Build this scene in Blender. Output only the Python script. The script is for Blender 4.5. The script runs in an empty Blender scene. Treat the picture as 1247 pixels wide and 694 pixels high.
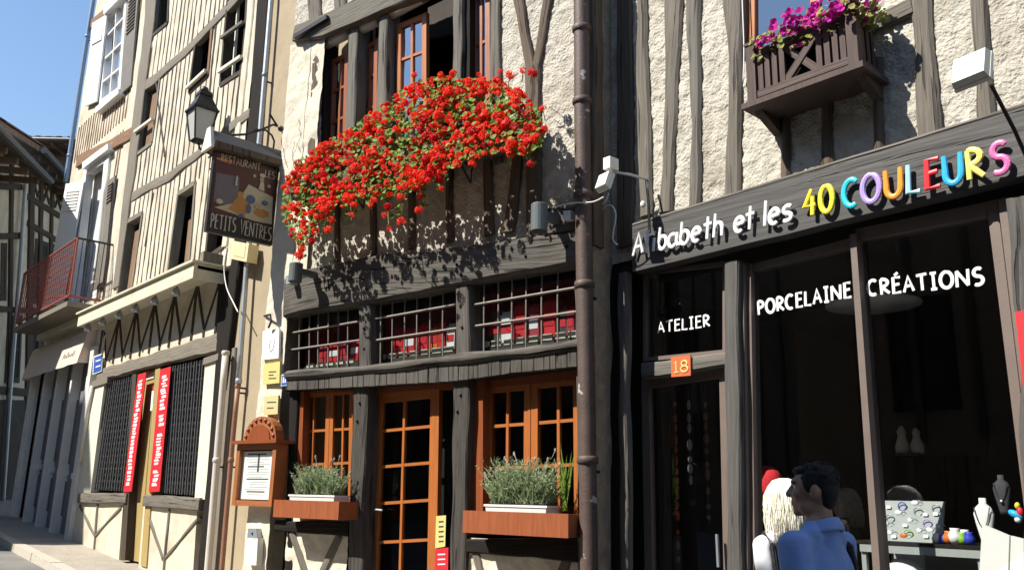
import bpy, bmesh, math, random
from mathutils import Vector as V, Matrix, noise
random.seed(7)
R = random.random
def U(a, b): return a + (b - a) * random.random()
C = bpy.context.scene.collection

# ------------------------------------------------------------------ camera
F = 1052.0; CX, CY = 623.5, 347.0             # focal length and centre of the photograph, in its pixels
CAM = V((0, 0, 1.6))
upc = V((97, 4247, -F)).normalized()          # zenith seen from the camera
def horizon(px): return CY - (F * upc.z - (px - CX) * upc.x) / upc.y
def camdir(px, py): return V((px - CX, CY - py, -F))
_L = camdir(-350, horizon(-350)).normalized() # direction in which the street's facades recede
_X = -_L; _Y = upc.cross(_X)
ROT = Matrix((_X, _Y, upc))                   # camera axes -> world (X along the street, Y into the facades, Z up)
cam = bpy.data.objects.new('camera', bpy.data.cameras.new('camera'))
C.objects.link(cam)
cam.data.sensor_width = 36; cam.data.sensor_fit = 'HORIZONTAL'; cam.data.lens = F / 1247 * 36
cam.data.clip_start = 0.05; cam.data.clip_end = 3000
cam.matrix_world = Matrix.Translation(CAM) @ ROT.to_4x4()
sc = bpy.context.scene
sc.camera = cam
# ------------------------------------------------------------------ light
SUN = V((0.42, 1.0, -1.22)).normalized()      # the way the sunlight travels
world = bpy.data.worlds.new('World'); sc.world = world; world.use_nodes = True
nt = world.node_tree; nt.nodes.clear()
sky = nt.nodes.new('ShaderNodeTexSky'); sky.sky_type = 'NISHITA'; sky.sun_disc = False
sky.sun_elevation = math.asin(-SUN.z); sky.sun_rotation = math.atan2(-SUN.x, -SUN.y)
sky.air_density = 1.3; sky.dust_density = 0.1; sky.ozone_density = 3.0; sky.altitude = 300
bg = nt.nodes.new('ShaderNodeBackground'); bg.inputs['Strength'].default_value = 0.108
out = nt.nodes.new('ShaderNodeOutputWorld')
nt.links.new(sky.outputs[0], bg.inputs[0]); nt.links.new(bg.outputs[0], out.inputs[0])
sl = bpy.data.lights.new('sun', 'SUN'); sl.energy = 5.0; sl.angle = math.radians(0.53); sl.color = (1, 0.95, 0.86)
so = bpy.data.objects.new('sun', sl); C.objects.link(so)
so.rotation_euler = SUN.to_track_quat('-Z', 'Y').to_euler()
sc.view_settings.view_transform = 'Standard'; sc.view_settings.look = 'None'
sc.view_settings.exposure = 0.78; sc.view_settings.gamma = 1
sc.cycles.max_bounces = 7; sc.cycles.transparent_max_bounces = 12
try: sc.cycles.use_denoising = True
except Exception: pass

# ------------------------------------------------------------------ materials
def nodes(name):
    m = bpy.data.materials.new(name); m.use_nodes = True
    n = m.node_tree; n.nodes.clear()
    o = n.nodes.new('ShaderNodeOutputMaterial'); b = n.nodes.new('ShaderNodeBsdfPrincipled')
    n.links.new(b.outputs[0], o.inputs[0])
    return m, n, b, o
def sv(c, k): return tuple(min(1, max(0, x * k)) for x in c[:3]) + (1,)
def mat(name, col, rough=0.8, var=0.15, scale=6, bump=0.0, bscale=40, bdist=0.01, metal=0.0, coord='Object', stretch=(1, 1, 1),
        patch=None, pscale=3, plo=0.55, phi=0.65, spec=0.5, detail=6, coat=0.0):
    m, n, b, o = nodes(name); L = n.links.new
    tc = n.nodes.new('ShaderNodeTexCoord'); mp = n.nodes.new('ShaderNodeMapping')
    mp.inputs['Scale'].default_value = stretch
    L(tc.outputs[coord], mp.inputs[0])
    nz = n.nodes.new('ShaderNodeTexNoise'); nz.inputs['Scale'].default_value = scale; nz.inputs['Detail'].default_value = detail
    nz.inputs['Roughness'].default_value = 0.65
    L(mp.outputs[0], nz.inputs['Vector'])
    cr = n.nodes.new('ShaderNodeValToRGB')
    cr.color_ramp.elements[0].position = 0.3; cr.color_ramp.elements[0].color = sv(col, 1 - var)
    cr.color_ramp.elements[1].position = 0.7; cr.color_ramp.elements[1].color = sv(col, 1 + var)
    L(nz.outputs['Fac'], cr.inputs[0]); colr = cr.outputs[0]
    if patch:
        n2 = n.nodes.new('ShaderNodeTexNoise'); n2.inputs['Scale'].default_value = pscale; n2.inputs['Detail'].default_value = 5
        L(tc.outputs['Object'], n2.inputs['Vector'])
        mr = n.nodes.new('ShaderNodeMapRange'); mr.inputs[1].default_value = plo; mr.inputs[2].default_value = phi
        L(n2.outputs['Fac'], mr.inputs[0])
        mx = n.nodes.new('ShaderNodeMix'); mx.data_type = 'RGBA'
        L(mr.outputs[0], mx.inputs['Factor']); L(colr, mx.inputs['A']); mx.inputs['B'].default_value = sv(patch, 1)
        colr = mx.outputs['Result']
    L(colr, b.inputs['Base Color'])
    b.inputs['Roughness'].default_value = rough; b.inputs['Metallic'].default_value = metal
    b.inputs['Specular IOR Level'].default_value = spec; b.inputs['Coat Weight'].default_value = coat
    if bump:
        n3 = n.nodes.new('ShaderNodeTexNoise'); n3.inputs['Scale'].default_value = bscale; n3.inputs['Detail'].default_value = 5
        L(mp.outputs[0], n3.inputs['Vector'])
        bp = n.nodes.new('ShaderNodeBump'); bp.inputs['Strength'].default_value = bump; bp.inputs['Distance'].default_value = bdist
        L(n3.outputs['Fac'], bp.inputs['Height']); L(bp.outputs[0], b.inputs['Normal'])
    return m
def wood(name, col, var=0.35, rough=0.85, bump=0.6, along=2.5, across=45, patch=None, spec=0.3, plo=.55, phi=.7, pscale=2, split=0.0):
    m = mat(name, col, rough, var, 1, bump, 1.0, 0.012, coord='UV', stretch=(along, across, 1), patch=patch, spec=spec, plo=plo, phi=phi, pscale=pscale)
    if split:                                    # drying cracks along the grain
        n = m.node_tree; L = n.links.new; b = next(q for q in n.nodes if q.type == 'BSDF_PRINCIPLED')
        tc = n.nodes.new('ShaderNodeTexCoord'); mp = n.nodes.new('ShaderNodeMapping'); mp.inputs['Scale'].default_value = (1.3, 26, 1)
        nz = n.nodes.new('ShaderNodeTexNoise'); nz.inputs['Scale'].default_value = 1; nz.inputs['Detail'].default_value = 3
        mr = n.nodes.new('ShaderNodeMapRange'); mr.inputs[1].default_value = .60; mr.inputs[2].default_value = .66; mr.inputs[3].default_value = 1; mr.inputs[4].default_value = 1 - split
        L(tc.outputs['UV'], mp.inputs[0]); L(mp.outputs[0], nz.inputs['Vector']); L(nz.outputs['Fac'], mr.inputs[0])
        src = b.inputs['Base Color'].links[0].from_socket; mx = n.nodes.new('ShaderNodeMix'); mx.data_type = 'RGBA'; mx.blend_type = 'MULTIPLY'; mx.inputs['Factor'].default_value = 1
        L(src, mx.inputs['A']); L(mr.outputs[0], mx.inputs['B']); L(mx.outputs['Result'], b.inputs['Base Color'])
        bp2 = n.nodes.new('ShaderNodeBump'); bp2.inputs['Strength'].default_value = .8; bp2.inputs['Distance'].default_value = .02
        L(mr.outputs[0], bp2.inputs['Height']); old = b.inputs['Normal'].links[0].from_socket if b.inputs['Normal'].links else None
        if old: L(old, bp2.inputs['Normal'])
        L(bp2.outputs[0], b.inputs['Normal'])
    return m
def leafmat(name, a, b_, trans=0.35):
    m, n, b, o = nodes(name); L = n.links.new
    g = n.nodes.new('ShaderNodeTexCoord'); nz = n.nodes.new('ShaderNodeTexNoise'); nz.inputs['Scale'].default_value = 14
    L(g.outputs['Object'], nz.inputs['Vector'])
    cr = n.nodes.new('ShaderNodeValToRGB'); cr.color_ramp.elements[0].position = .35; cr.color_ramp.elements[1].position = .65
    cr.color_ramp.elements[0].color = sv(a, 1); cr.color_ramp.elements[1].color = sv(b_, 1)
    L(nz.outputs['Fac'], cr.inputs[0]); L(cr.outputs[0], b.inputs['Base Color']); b.inputs['Roughness'].default_value = .6
    b.inputs['Specular IOR Level'].default_value = .25
    t = n.nodes.new('ShaderNodeBsdfTranslucent'); L(cr.outputs[0], t.inputs[0])
    mx = n.nodes.new('ShaderNodeMixShader'); mx.inputs[0].default_value = trans
    L(b.outputs[0], mx.inputs[1]); L(t.outputs[0], mx.inputs[2]); L(mx.outputs[0], o.inputs[0])
    return m
def glassmat(name, tint=(.85, .88, .88), refl=1.0, rough=0.0, wav=0.0):
    m = bpy.data.materials.new(name); m.use_nodes = True; n = m.node_tree; n.nodes.clear(); L = n.links.new
    o = n.nodes.new('ShaderNodeOutputMaterial'); t = n.nodes.new('ShaderNodeBsdfTransparent'); t.inputs[0].default_value = tint + (1,)
    g = n.nodes.new('ShaderNodeBsdfGlossy'); g.inputs['Roughness'].default_value = rough; g.inputs[0].default_value = (.95, .97, 1, 1)
    fr = n.nodes.new('ShaderNodeFresnel'); ge = n.nodes.new('ShaderNodeNewGeometry'); io = n.nodes.new('ShaderNodeMapRange')
    io.inputs[3].default_value = 1.52; io.inputs[4].default_value = 1 / 1.52; L(ge.outputs['Backfacing'], io.inputs[0]); L(io.outputs[0], fr.inputs[0])
    ml = n.nodes.new('ShaderNodeMath'); ml.operation = 'MULTIPLY'; ml.inputs[1].default_value = refl; ml.use_clamp = True
    mx = n.nodes.new('ShaderNodeMixShader')
    L(fr.outputs[0], ml.inputs[0]); L(ml.outputs[0], mx.inputs[0]); L(t.outputs[0], mx.inputs[1]); L(g.outputs[0], mx.inputs[2]); L(mx.outputs[0], o.inputs[0])
    if wav:
        tc = n.nodes.new('ShaderNodeTexCoord'); nz = n.nodes.new('ShaderNodeTexNoise'); nz.inputs['Scale'].default_value = 3; nz.inputs['Detail'].default_value = 1
        L(tc.outputs['Object'], nz.inputs['Vector'])
        bp = n.nodes.new('ShaderNodeBump'); bp.inputs['Strength'].default_value = wav; bp.inputs['Distance'].default_value = .02
        L(nz.outputs['Fac'], bp.inputs['Height']); L(bp.outputs[0], g.inputs['Normal']); L(bp.outputs[0], fr.inputs['Normal'])
    return m
M = {}
M['roughcast'] = mat('roughcast', (.51, .475, .40), .95, .26, 9.0, 1.0, 42, .02, patch=(.29, .25, .19), pscale=2.4, plo=.50, phi=.80)
M['plaster'] = mat('plaster', (.61, .555, .435), .9, .13, 5.0, .4, 60, .008, patch=(.40, .34, .25), pscale=2.0, plo=.46, phi=.80)
M['tan_plaster_shade'] = mat('tan_plaster_shade', (.36, .29, .19), .95, .12, 2.5, .3, 30, .008)  # the side wall's shade is put into this tan
M['stone'] = mat('stone', (.66, .60, .48), .95, .10, 2.5, .6, 16, .02, patch=(.42, .37, .28), pscale=4, plo=.6, phi=.75)
M['shade_wall'] = mat('shade_wall_brown', (.15, .12, .09), .95, .25, 3)  # darkened so the unseen houses send back little light
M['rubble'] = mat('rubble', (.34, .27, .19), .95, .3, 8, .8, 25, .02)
M['t_grey'] = wood('timber_grey', (.15, .133, .110), .35, split=.6)
M['t_ash'] = wood('timber_ash', (.145, .132, .114), .35, across=30, along=1.6, split=.7)
M['t_brown'] = wood('timber_brown', (.12, .090, .066), .35, split=.6)
M['t_black'] = wood('timber_black_shade', (.018, .015, .013), .4, spec=.15)  # taken near black so that shaded posts stay dark; shade in the colour
M['t_beam'] = wood('timber_beam', (.105, .094, .081), .32, patch=(.055, .049, .042), plo=.48, phi=.72, bump=1.0, split=.75)
M['t_post'] = wood('timber_post_dark', (.06, .053, .046), .4, bump=1.0, split=.6)
M['glass_case'] = glassmat('case_glass', (.96, .97, .96), .8)
M['lattice'] = mat('lattice_grey', (.085, .085, .088), .5, .2, 12)
M['t_stud'] = wood('timber_stud', (.062, .047, .036), .3)
M['t_studgrey'] = wood('timber_studgrey', (.20, .175, .14), .25)
M['t_p4'] = wood('timber_chestnut', (.22, .13, .075), .3)
M['orange'] = wood('varnished_wood', (.40, .125, .028), .18, .42, .15, 3, 30, spec=.5)
M['orange_dk'] = wood('varnished_wood_deep', (.25, .065, .02), .2, .42, .15, 3, 30, spec=.5)
M['pier_stone'] = mat('pier_stone', (.50, .43, .32), .95, .2, 8, .8, 25, .02)
M['orange_mid'] = wood('varnished_wood_mid', (.30, .085, .024), .22, .42, .15, 3, 30, spec=.5)
M['box_wood'] = wood('box_wood', (.30, .085, .03), .22, .5, .15, 3, 30, spec=.4); M['case_wood'] = wood('case_wood', (.34, .12, .04), .22, .45, .15, 3, 30, spec=.5)
M['shopbrown'] = mat('shop_paint', (.165, .125, .105), .5, .08, 8, .08, 60)
M['shopgrey'] = wood('shop_post', (.092, .086, .079), .3, .7, split=.6)
M['fascia'] = wood('sign_paint', (.075, .071, .068), .25, .6, .5, 1.5, 22, split=.4)
M['planter'] = wood('planter_wood', (.085, .058, .05), .3, .7)
M['white'] = mat('white_paint', (.80, .79, .76), .5, .03, 8)
M['offwhite'] = mat('offwhite_plastic', (.76, .74, .66), .45, .04, 3)
M['cream'] = mat('cream_paint', (.70, .66, .52), .7, .07, 4, .1, 40)
M['canopy'] = mat('canopy_paint', (.62, .58, .44), .8, .12, 5, .15, 40, patch=(.4, .36, .27), pscale=3, plo=.62, phi=.8)
M['blind'] = mat('blind_fabric', (.72, .70, .62), .9, .04, 5)
M['iron'] = mat('black_iron', (.018, .018, .02), .45, .2, 20, .2, 60, metal=.3)
M['bar'] = mat('grey_bar', (.20, .175, .145), .6, .2, 12, .2, 60, metal=.2)
M['zinc'] = mat('zinc', (.42, .46, .50), .45, .12, 5, .1, 40, metal=.6)
M['zincdk'] = mat('zinc_dark', (.045, .052, .06), .5, .12, 5)
M['lamp_grey'] = mat('lamp_grey', (.10, .12, .125), .55, .06, 8)
M['bluepipe'] = mat('blue_pipe', (.16, .25, .42), .5, .1, 5)
M['rust'] = mat('rust_pipe', (.092, .060, .049), .6, .22, 8, .25, 50, patch=(.42, .38, .36), pscale=9, plo=.66, phi=.69)
M['redbrownpipe'] = mat('copper_pipe', (.26, .125, .08), .55, .15, 6)
M['pinkpipe'] = mat('pale_pipe', (.56, .52, .47), .55, .1, 4)
M['red'] = mat('red_print', (.62, .012, .022), .6, .06, 3)
M['redcloth'] = mat('red_cloth', (.55, .02, .03), .9, .15, 12)
M['balcred'] = mat('balcony_red', (.30, .07, .05), .6, .12, 5)
M['blue'] = mat('sign_blue', (.03, .10, .42), .4, .05, 6)
M['yellow'] = mat('notice_yellow', (.70, .56, .20), .6, .05, 6)
M['brass'] = mat('plaque_brass', (.62, .53, .26), .5, .08, 6)
M['paper'] = mat('paper', (.82, .82, .80), .8, .02, 6)
M['ink'] = mat('ink', (.05, .05, .06), .8, .05, 6)
M['dark'] = mat('dark_room', (.022, .02, .018), .95, .3, 2)  # gloom of unlit rooms put into the wall colour
M['dim'] = mat('dim_room', (.06, .05, .042), .95, .3, 2)  # weaker room gloom, also put into the colour
M['door'] = wood('ochre_door', (.38, .28, .11), .15, .6)
M['greypaint'] = mat('grey_paint', (.66, .645, .61), .6, .08, 4)
M['p4_shade'] = mat('shutter_shade_brown', (.17, .15, .13), .7, .15, 6)  # right-hand leaves: their shade put into a grey-brown
M['pave'] = mat('pavement', (.36, .32, .26), .95, .35, 45, .8, 60, .012, patch=(.28, .25, .21), pscale=1.5, plo=.45, phi=.7)
M['kerb'] = mat('kerb_granite', (.45, .41, .34), .9, .2, 30, .4, 40, .01)
M['road'] = mat('road', (.15, .145, .135), .95, .35, 60, .8, 80, .01, patch=(.24, .23, .21), pscale=1, plo=.45, phi=.7)
M['roof'] = mat('roof_tile', (.12, .07, .05), .9, .35, 7, .4, 30)
M['awning'] = mat('awning_cloth', (.66, .53, .43), .95, .05, 4, .1, 90)
M['shopfloor'] = mat('shop_floor', (.05, .045, .04), .6, .2, 3)
M['glass'] = glassmat('window_glass', (.72, .76, .76), 1.0, 0, .05)
M['glass_up'] = glassmat('old_glass_boosted', (.30, .33, .36), 7, 0.02, .3)  # reflection raised past real glass, standing in for sunlit walls
M['glass_shop'] = glassmat('shop_glass', (.93, .95, .94), 1.9, 0, .015)
M['frost'] = mat('lantern_glass', (.50, .50, .47), .35, .05, 4)
M['geranium'] = leafmat('geranium_petal', (.95, .085, .032), (.88, .035, .022), .4)
M['geranium_deep'] = leafmat('geranium_petal_deep', (.72, .02, .035), (.60, .012, .02), .35)
M['gleaf'] = leafmat('geranium_leaf', (.10, .19, .025), (.27, .37, .06), .35)
M['gstem'] = mat('green_stem', (.14, .2, .05), .7, .2, 9)
M['petunia'] = leafmat('petunia_petal', (.62, .02, .30), (.45, .015, .32), .25)
M['petleaf'] = leafmat('petunia_leaf', (.24, .30, .06), (.38, .38, .10), .35)
M['lavleaf'] = leafmat('lavender_leaf', (.26, .33, .17), (.40, .47, .28), .3)
M['lavtip'] = mat('lavender_tip', (.36, .34, .30), .8, .2, 12)
M['skin'] = mat('skin', (.36, .20, .13), .55, .06, 30)
M['skinpale'] = mat('skin_pale', (.60, .38, .29), .55, .06, 30)
M['hairdark'] = mat('hair_dark', (.008, .007, .006), .8, .3, 40, .5, 120, .004)
M['hairgrey'] = mat('hair_greybrown', (.50, .43, .34), .6, .25, 30)
M['darktop'] = mat('dark_top', (.04, .035, .035), .9, .2, 12)
M['recess'] = mat('recess_shade_grey', (.16, .16, .155), .7, .15, 4)  # darker than the pillars: recess shade put into the paint
M['hairblond'] = mat('hair_blond', (.87, .81, .68), .55, .2, 30)
M['polo'] = mat('blue_polo', (.23, .34, .64), .9, .08, 14, .15, 220, .003)
M['trousers'] = mat('dark_trousers', (.03, .035, .05), .9, .1, 10)
M['whitetop'] = mat('white_top', (.80, .79, .80), .9, .03, 10, .2, 120, .004)
M['curtain'] = mat('curtain_red', (.30, .024, .028), .9, .3, 14)
M['eye'] = mat('eye_white', (.75, .72, .68), .3, .02, 5)
M['casegrey'] = mat('case_felt', (.33, .355, .345), .9, .06, 12)
M['porcelain'] = mat('porcelain', (.86, .86, .84), .25, .02, 5)
for k, c in dict(l_yellow=(.80, .68, .03), l_cyan=(.01, .55, .68), l_lilac=(.42, .30, .72), l_orange=(.85, .30, .02), l_pale=(.36, .72, .80),
                 l_red=(.72, .02, .03), l_blue=(.02, .40, .75), l_lemon=(.82, .74, .16), l_pink=(.75, .14, .38), l_navy=(.04, .06, .40),
                 l_white=(.84, .84, .84), l_tan=(.62, .52, .36), c_green=(.25, .5, .04), c_blue=(.03, .06, .5), c_orange=(.7, .16, .02),
                 p_brown=(.11, .035, .022), p_dark=(.03, .022, .018), p_tan=(.60, .50, .30), p_orange=(.55, .24, .05), p_blue=(.10, .13, .22),
                 p_skin=(.55, .36, .22), p_grey=(.18, .15, .14), plate=(.62, .14, .05), plategold=(.80, .58, .2)).items():
    M[k] = mat(k.replace('l_', 'letter_').replace('p_', 'sign_').replace('c_', 'glaze_'), c, .45, .06, 10)

# ------------------------------------------------------------------ mesh building
WL = {}                                          # world position of every root
class MB:
    def __init__(s): s.v = []; s.f = []; s.uv = []
    def add(s, vs, fs, uv=None):
        b = len(s.v); s.v += [V(p) for p in vs]; s.f += [tuple(i + b for i in f) for f in fs]
        s.uv += uv if uv else [(p[2] + .37 * p[0], p[0] + p[1]) for p in s.v[b:]]
    def hexa(s, p):                              # p: 0-3 one face, 4-7 the opposite one
        s.add(p, [(0, 3, 2, 1), (4, 5, 6, 7), (0, 1, 5, 4), (1, 2, 6, 5), (2, 3, 7, 6), (3, 0, 4, 7)])
        return s
    def box(s, a, b):
        x, y, z = a; X, Y, Z = b
        return s.hexa([(x, y, z), (X, y, z), (X, Y, z), (x, Y, z), (x, y, Z), (X, y, Z), (X, Y, Z), (x, Y, Z)])
    def prism(s, pts, d):                        # polygon pts (world) swept by vector d
        n = len(pts); d = V(d); a = [V(p) for p in pts]
        s.add(a + [p + d for p in a], [tuple(range(n - 1, -1, -1)), tuple(range(n, 2 * n))] + [(i, (i + 1) % n, n + (i + 1) % n, n + i) for i in range(n)])
        return s
    def tube(s, path, r, n=8, squash=None, caps=True):
        path = [V(p) for p in path]; m = len(path); vs = []; uv = []; ln = 0
        rr = r if isinstance(r, (list, tuple)) else [r] * m
        ref = None
        for i in range(m):
            t = (path[min(i + 1, m - 1)] - path[max(i - 1, 0)])
            if t.length < 1e-9: t = V((0, 0, 1))
            t.normalize()
            if squash is not None: a = squash.cross(t); a = a.normalized() if a.length > 1e-6 else V((1, 0, 0)); b = squash
            else:
                if ref is None: ref = V((0, 0, 1)) if abs(t.z) < .9 else V((1, 0, 0))
                a = ref.cross(t).normalized(); b = t.cross(a); ref = b
            if i: ln += (path[i] - path[i - 1]).length
            for k in range(n):
                an = 2 * math.pi * k / n
                o = a * math.cos(an) * rr[i] + b * math.sin(an) * rr[i] * (s.flat if squash is not None else 1)
                vs.append(path[i] + o); uv.append((ln, k / n * .3))
        fs = [(i * n + k, i * n + (k + 1) % n, (i + 1) * n + (k + 1) % n, (i + 1) * n + k) for i in range(m - 1) for k in range(n)]
        if caps: fs += [tuple(range(n - 1, -1, -1)), tuple((m - 1) * n + k for k in range(n))]
        s.add(vs, fs, uv); return s
    flat = .5
    def ball(s, c, r, n=8, m=6, rot=None):
        c = V(c); rx = r if isinstance(r, (tuple, list)) else (r, r, r); vs = [V((0, 0, -rx[2]))]
        for i in range(1, m):
            p = math.pi * i / m - math.pi / 2
            for k in range(n): vs.append(V((rx[0] * math.cos(p) * math.cos(2 * math.pi * k / n), rx[1] * math.cos(p) * math.sin(2 * math.pi * k / n), rx[2] * math.sin(p))))
        vs.append(V((0, 0, rx[2])))
        if rot is not None: vs = [rot @ q for q in vs]
        vs = [q + c for q in vs]; e = len(vs) - 1
        fs = [(0, 1 + (k + 1) % n, 1 + k) for k in range(n)] + [(1 + i * n + k, 1 + i * n + (k + 1) % n, 1 + (i + 1) * n + (k + 1) % n, 1 + (i + 1) * n + k) for i in range(m - 2) for k in range(n)]
        fs += [(1 + (m - 2) * n + k, 1 + (m - 2) * n + (k + 1) % n, e) for k in range(n)]
        s.add(vs, fs); return s
    def lathe(s, c, prof, n=16, axis=None):      # prof: (radius, height)
        q = axis.to_track_quat('Z', 'Y') if axis is not None else None; c = V(c); vs = []
        for r, h in prof:
            for k in range(n):
                p = V((r * math.cos(2 * math.pi * k / n), r * math.sin(2 * math.pi * k / n), h))
                vs.append(c + (q @ p if q else p))
        m = len(prof)
        fs = [(i * n + k, i * n + (k + 1) % n, (i + 1) * n + (k + 1) % n, (i + 1) * n + k) for i in range(m - 1) for k in range(n)]
        fs += [tuple(range(n - 1, -1, -1)), tuple((m - 1) * n + k for k in range(n))]
        s.add(vs, fs); return s
    def mesh(s, name, m, off=V((0, 0, 0)), smooth=False):
        me = bpy.data.meshes.new(name); me.from_pydata([tuple(p - off) for p in s.v], [], s.f)
        ul = me.uv_layers.new(name='UVMap')
        li = [0] * len(me.loops); me.loops.foreach_get('vertex_index', li)
        ul.data.foreach_set('uv', [x for i in li for x in s.uv[i]])
        me.materials.append(m)
        if smooth: me.polygons.foreach_set('use_smooth', [True] * len(me.polygons))
        me.update(); return me
    def build(s, name, m, parent=None, smooth=False, label=None, kind=None):
        if isinstance(m, str): m = M[m]
        if parent is None:
            xs = [p.x for p in s.v]; ys = [p.y for p in s.v]; zs = [p.z for p in s.v]
            off = V(((min(xs) + max(xs)) / 2, (min(ys) + max(ys)) / 2, min(zs)))
        else: off = WL[parent.name]
        o = bpy.data.objects.new(name, s.mesh(name, m, off, smooth)); C.objects.link(o)
        if parent is None: o.location = off
        else: o.parent = parent
        WL[o.name] = off
        if label: o['label'] = label
        if kind: o['kind'] = kind
        return o
def tag(o, label, cat, group=None):
    o['label'] = label; o['category'] = cat
    if group: o['group'] = group
    return o
def thing(name, label, cat, loc, group=None):
    o = bpy.data.objects.new(name, None); o.empty_display_size = .1; C.objects.link(o)
    o.location = loc; WL[o.name] = V(loc)
    return tag(o, label, cat, group)
def place(name, me, parent, loc, rot=None, sc_=1):   # a repeated piece sharing its mesh
    o = bpy.data.objects.new(name, me); C.objects.link(o)
    if parent: o.parent = parent; o.location = V(loc) - WL[parent.name]
    else: o.location = loc
    if rot is not None: o.rotation_euler = rot
    o.scale = (sc_,) * 3
    return o

class Wall:                                      # a vertical plane: u to the right along it, v up, w out of it
    def __init__(s, o, u):
        s.O = V((o[0], o[1], 0)); s.U = V((u[0], u[1], 0)).normalized(); s.N = V((s.U.y, -s.U.x, 0))
    def at(s, px, py, w=0.0):                    # the sight line of a photograph point, met with the plane
        d = ROT @ camdir(px, py); q = s.O + s.N * w - CAM; t = q.dot(s.N) / d.dot(s.N); p = CAM + d * t
        return ((p - s.O).dot(s.U), p.z)
    def p(s, u, v, w=0.0): r = s.O + s.U * u + s.N * w; return V((r.x, r.y, v))
    def pp(s, px, py, w=0.0): return s.p(*s.at(px, py, w), w)

def timber(mb, P, pts, w0, w1, wob=.008, ch=.012, seg=.13):
    """crooked hewn timber; pts: (u, v, width) along its length, across measured in the wall plane"""
    out = []; sd = U(0, 50)
    for (a, b) in zip(pts[:-1], pts[1:]):
        n = max(1, int(math.hypot(b[0] - a[0], b[1] - a[1]) / seg))
        for i in range(n): t = i / n; out.append([a[k] + (b[k] - a[k]) * t for k in range(3)])
    out.append(list(pts[-1])); m = len(out); vs = []; uv = []; ln = 0; ou = U(0, 9); ov = U(0, 9)
    for i, (u, v, wd) in enumerate(out):
        j, k = max(i - 1, 0), min(i + 1, m - 1)
        tx, ty = out[k][0] - out[j][0], out[k][1] - out[j][1]; l = math.hypot(tx, ty) or 1; nx, ny = ty / l, -tx / l
        if i: ln += math.hypot(u - out[i - 1][0], v - out[i - 1][1])
        h = wd / 2; c = min(ch, h * .6)
        e1 = wob * noise.noise(V((sd, ln * 2.3, 0))) * 2; e2 = wob * noise.noise(V((sd + 9, ln * 2.3, 4))) * 2; e3 = wob * noise.noise(V((sd + 3, ln * 1.6, 8)))
        e4 = .004 * noise.noise(V((sd + 30, ln * 9, 2)))
        for a, w in ((-h + e1, w0), (-h + e1 + e4, w1 - c), (-h + c + e1, w1 + e3), (e1 * .5, w1 + e3 + .003), (h - c + e2, w1 + e3), (h + e2 + e4, w1 - c), (h + e2, w0)):
            vs.append(P.p(u + nx * a, v + ny * a, w)); 
        for k2 in (0, .05, .08, .14, .2, .25, .3): uv.append((ou + ln, ov + k2 * max(wd, .05) / .15))
    n = 7
    fs = [(i * n + k, i * n + (k + 1) % n, (i + 1) * n + (k + 1) % n, (i + 1) * n + k) for i in range(m - 1) for k in range(n)]
    fs += [tuple(range(n - 1, -1, -1)), tuple((m - 1) * n + k for k in range(n))]
    mb.add(vs, fs, uv); return mb
def post(P, rows, w1, w0=-.06, **k):             # rows: (left x, right x, y) in the photograph
    pts = []
    for xl, xr, y in rows:
        a = P.at(xl, y, w1); b = P.at(xr, y, w1); pts.append(((a[0] + b[0]) / 2, (a[1] + b[1]) / 2, abs(b[0] - a[0])))
    return timber(MB(), P, pts, w0, w1, **k)
def beam(P, rows, w1, w0=-.06, **k):             # rows: (x, top y, bottom y)
    pts = []
    for x, yt, yb in rows:
        a = P.at(x, yt, w1); b = P.at(x, yb, w1); pts.append(((a[0] + b[0]) / 2, (a[1] + b[1]) / 2, abs(b[1] - a[1])))
    return timber(MB(), P, pts, w0, w1, **k)
def line(P, a, b, wd, w1, w0=-.05, **k):         # a timber of a given width between two points
    p, q = P.at(*a, w1), P.at(*b, w1)
    return timber(MB(), P, [(p[0], p[1], wd), (q[0], q[1], wd)], w0, w1, **k)
def slab(P, quad, w0, w1, mb=None):              # quad of photograph points made a solid between depths w0 and w1
    mb = mb or MB(); q = [P.at(x, y, w1) for x, y in quad]
    return mb.hexa([P.p(u, v, w0) for u, v in q] + [P.p(u, v, w1) for u, v in q])
def uslab(P, u0, v0, u1, v1, w0, w1, mb=None):
    mb = mb or MB(); q = [(u0, v0), (u1, v0), (u1, v1), (u0, v1)]
    return mb.hexa([P.p(u, v, w0) for u, v in q] + [P.p(u, v, w1) for u, v in q])
def bar(P, a, b, wd, w0, w1, mb=None):           # straight bar between plane points a, b
    mb = mb or MB(); dx, dy = b[0] - a[0], b[1] - a[1]; l = math.hypot(dx, dy) or 1; nx, ny = -dy / l * wd / 2, dx / l * wd / 2
    q = [(a[0] - nx, a[1] - ny), (b[0] - nx, b[1] - ny), (b[0] + nx, b[1] + ny), (a[0] + nx, a[1] + ny)]
    mb.hexa([P.p(u, v, w0) for u, v in q] + [P.p(u, v, w1) for u, v in q])
    ln = U(0, 5); mb.uv[-8:] = [(ln, 0), (ln + l, 0), (ln + l, wd), (ln, wd), (ln, .02), (ln + l, .02), (ln + l, wd + .02), (ln, wd + .02)]
    return mb
def inside(pt, poly):
    x, y = pt; c = False
    for i in range(len(poly)):
        (x1, y1), (x2, y2) = poly[i], poly[i - 1]
        if (y1 > y) != (y2 > y) and x < (x2 - x1) * (y - y1) / (y2 - y1) + x1: c = not c
    return c
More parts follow.
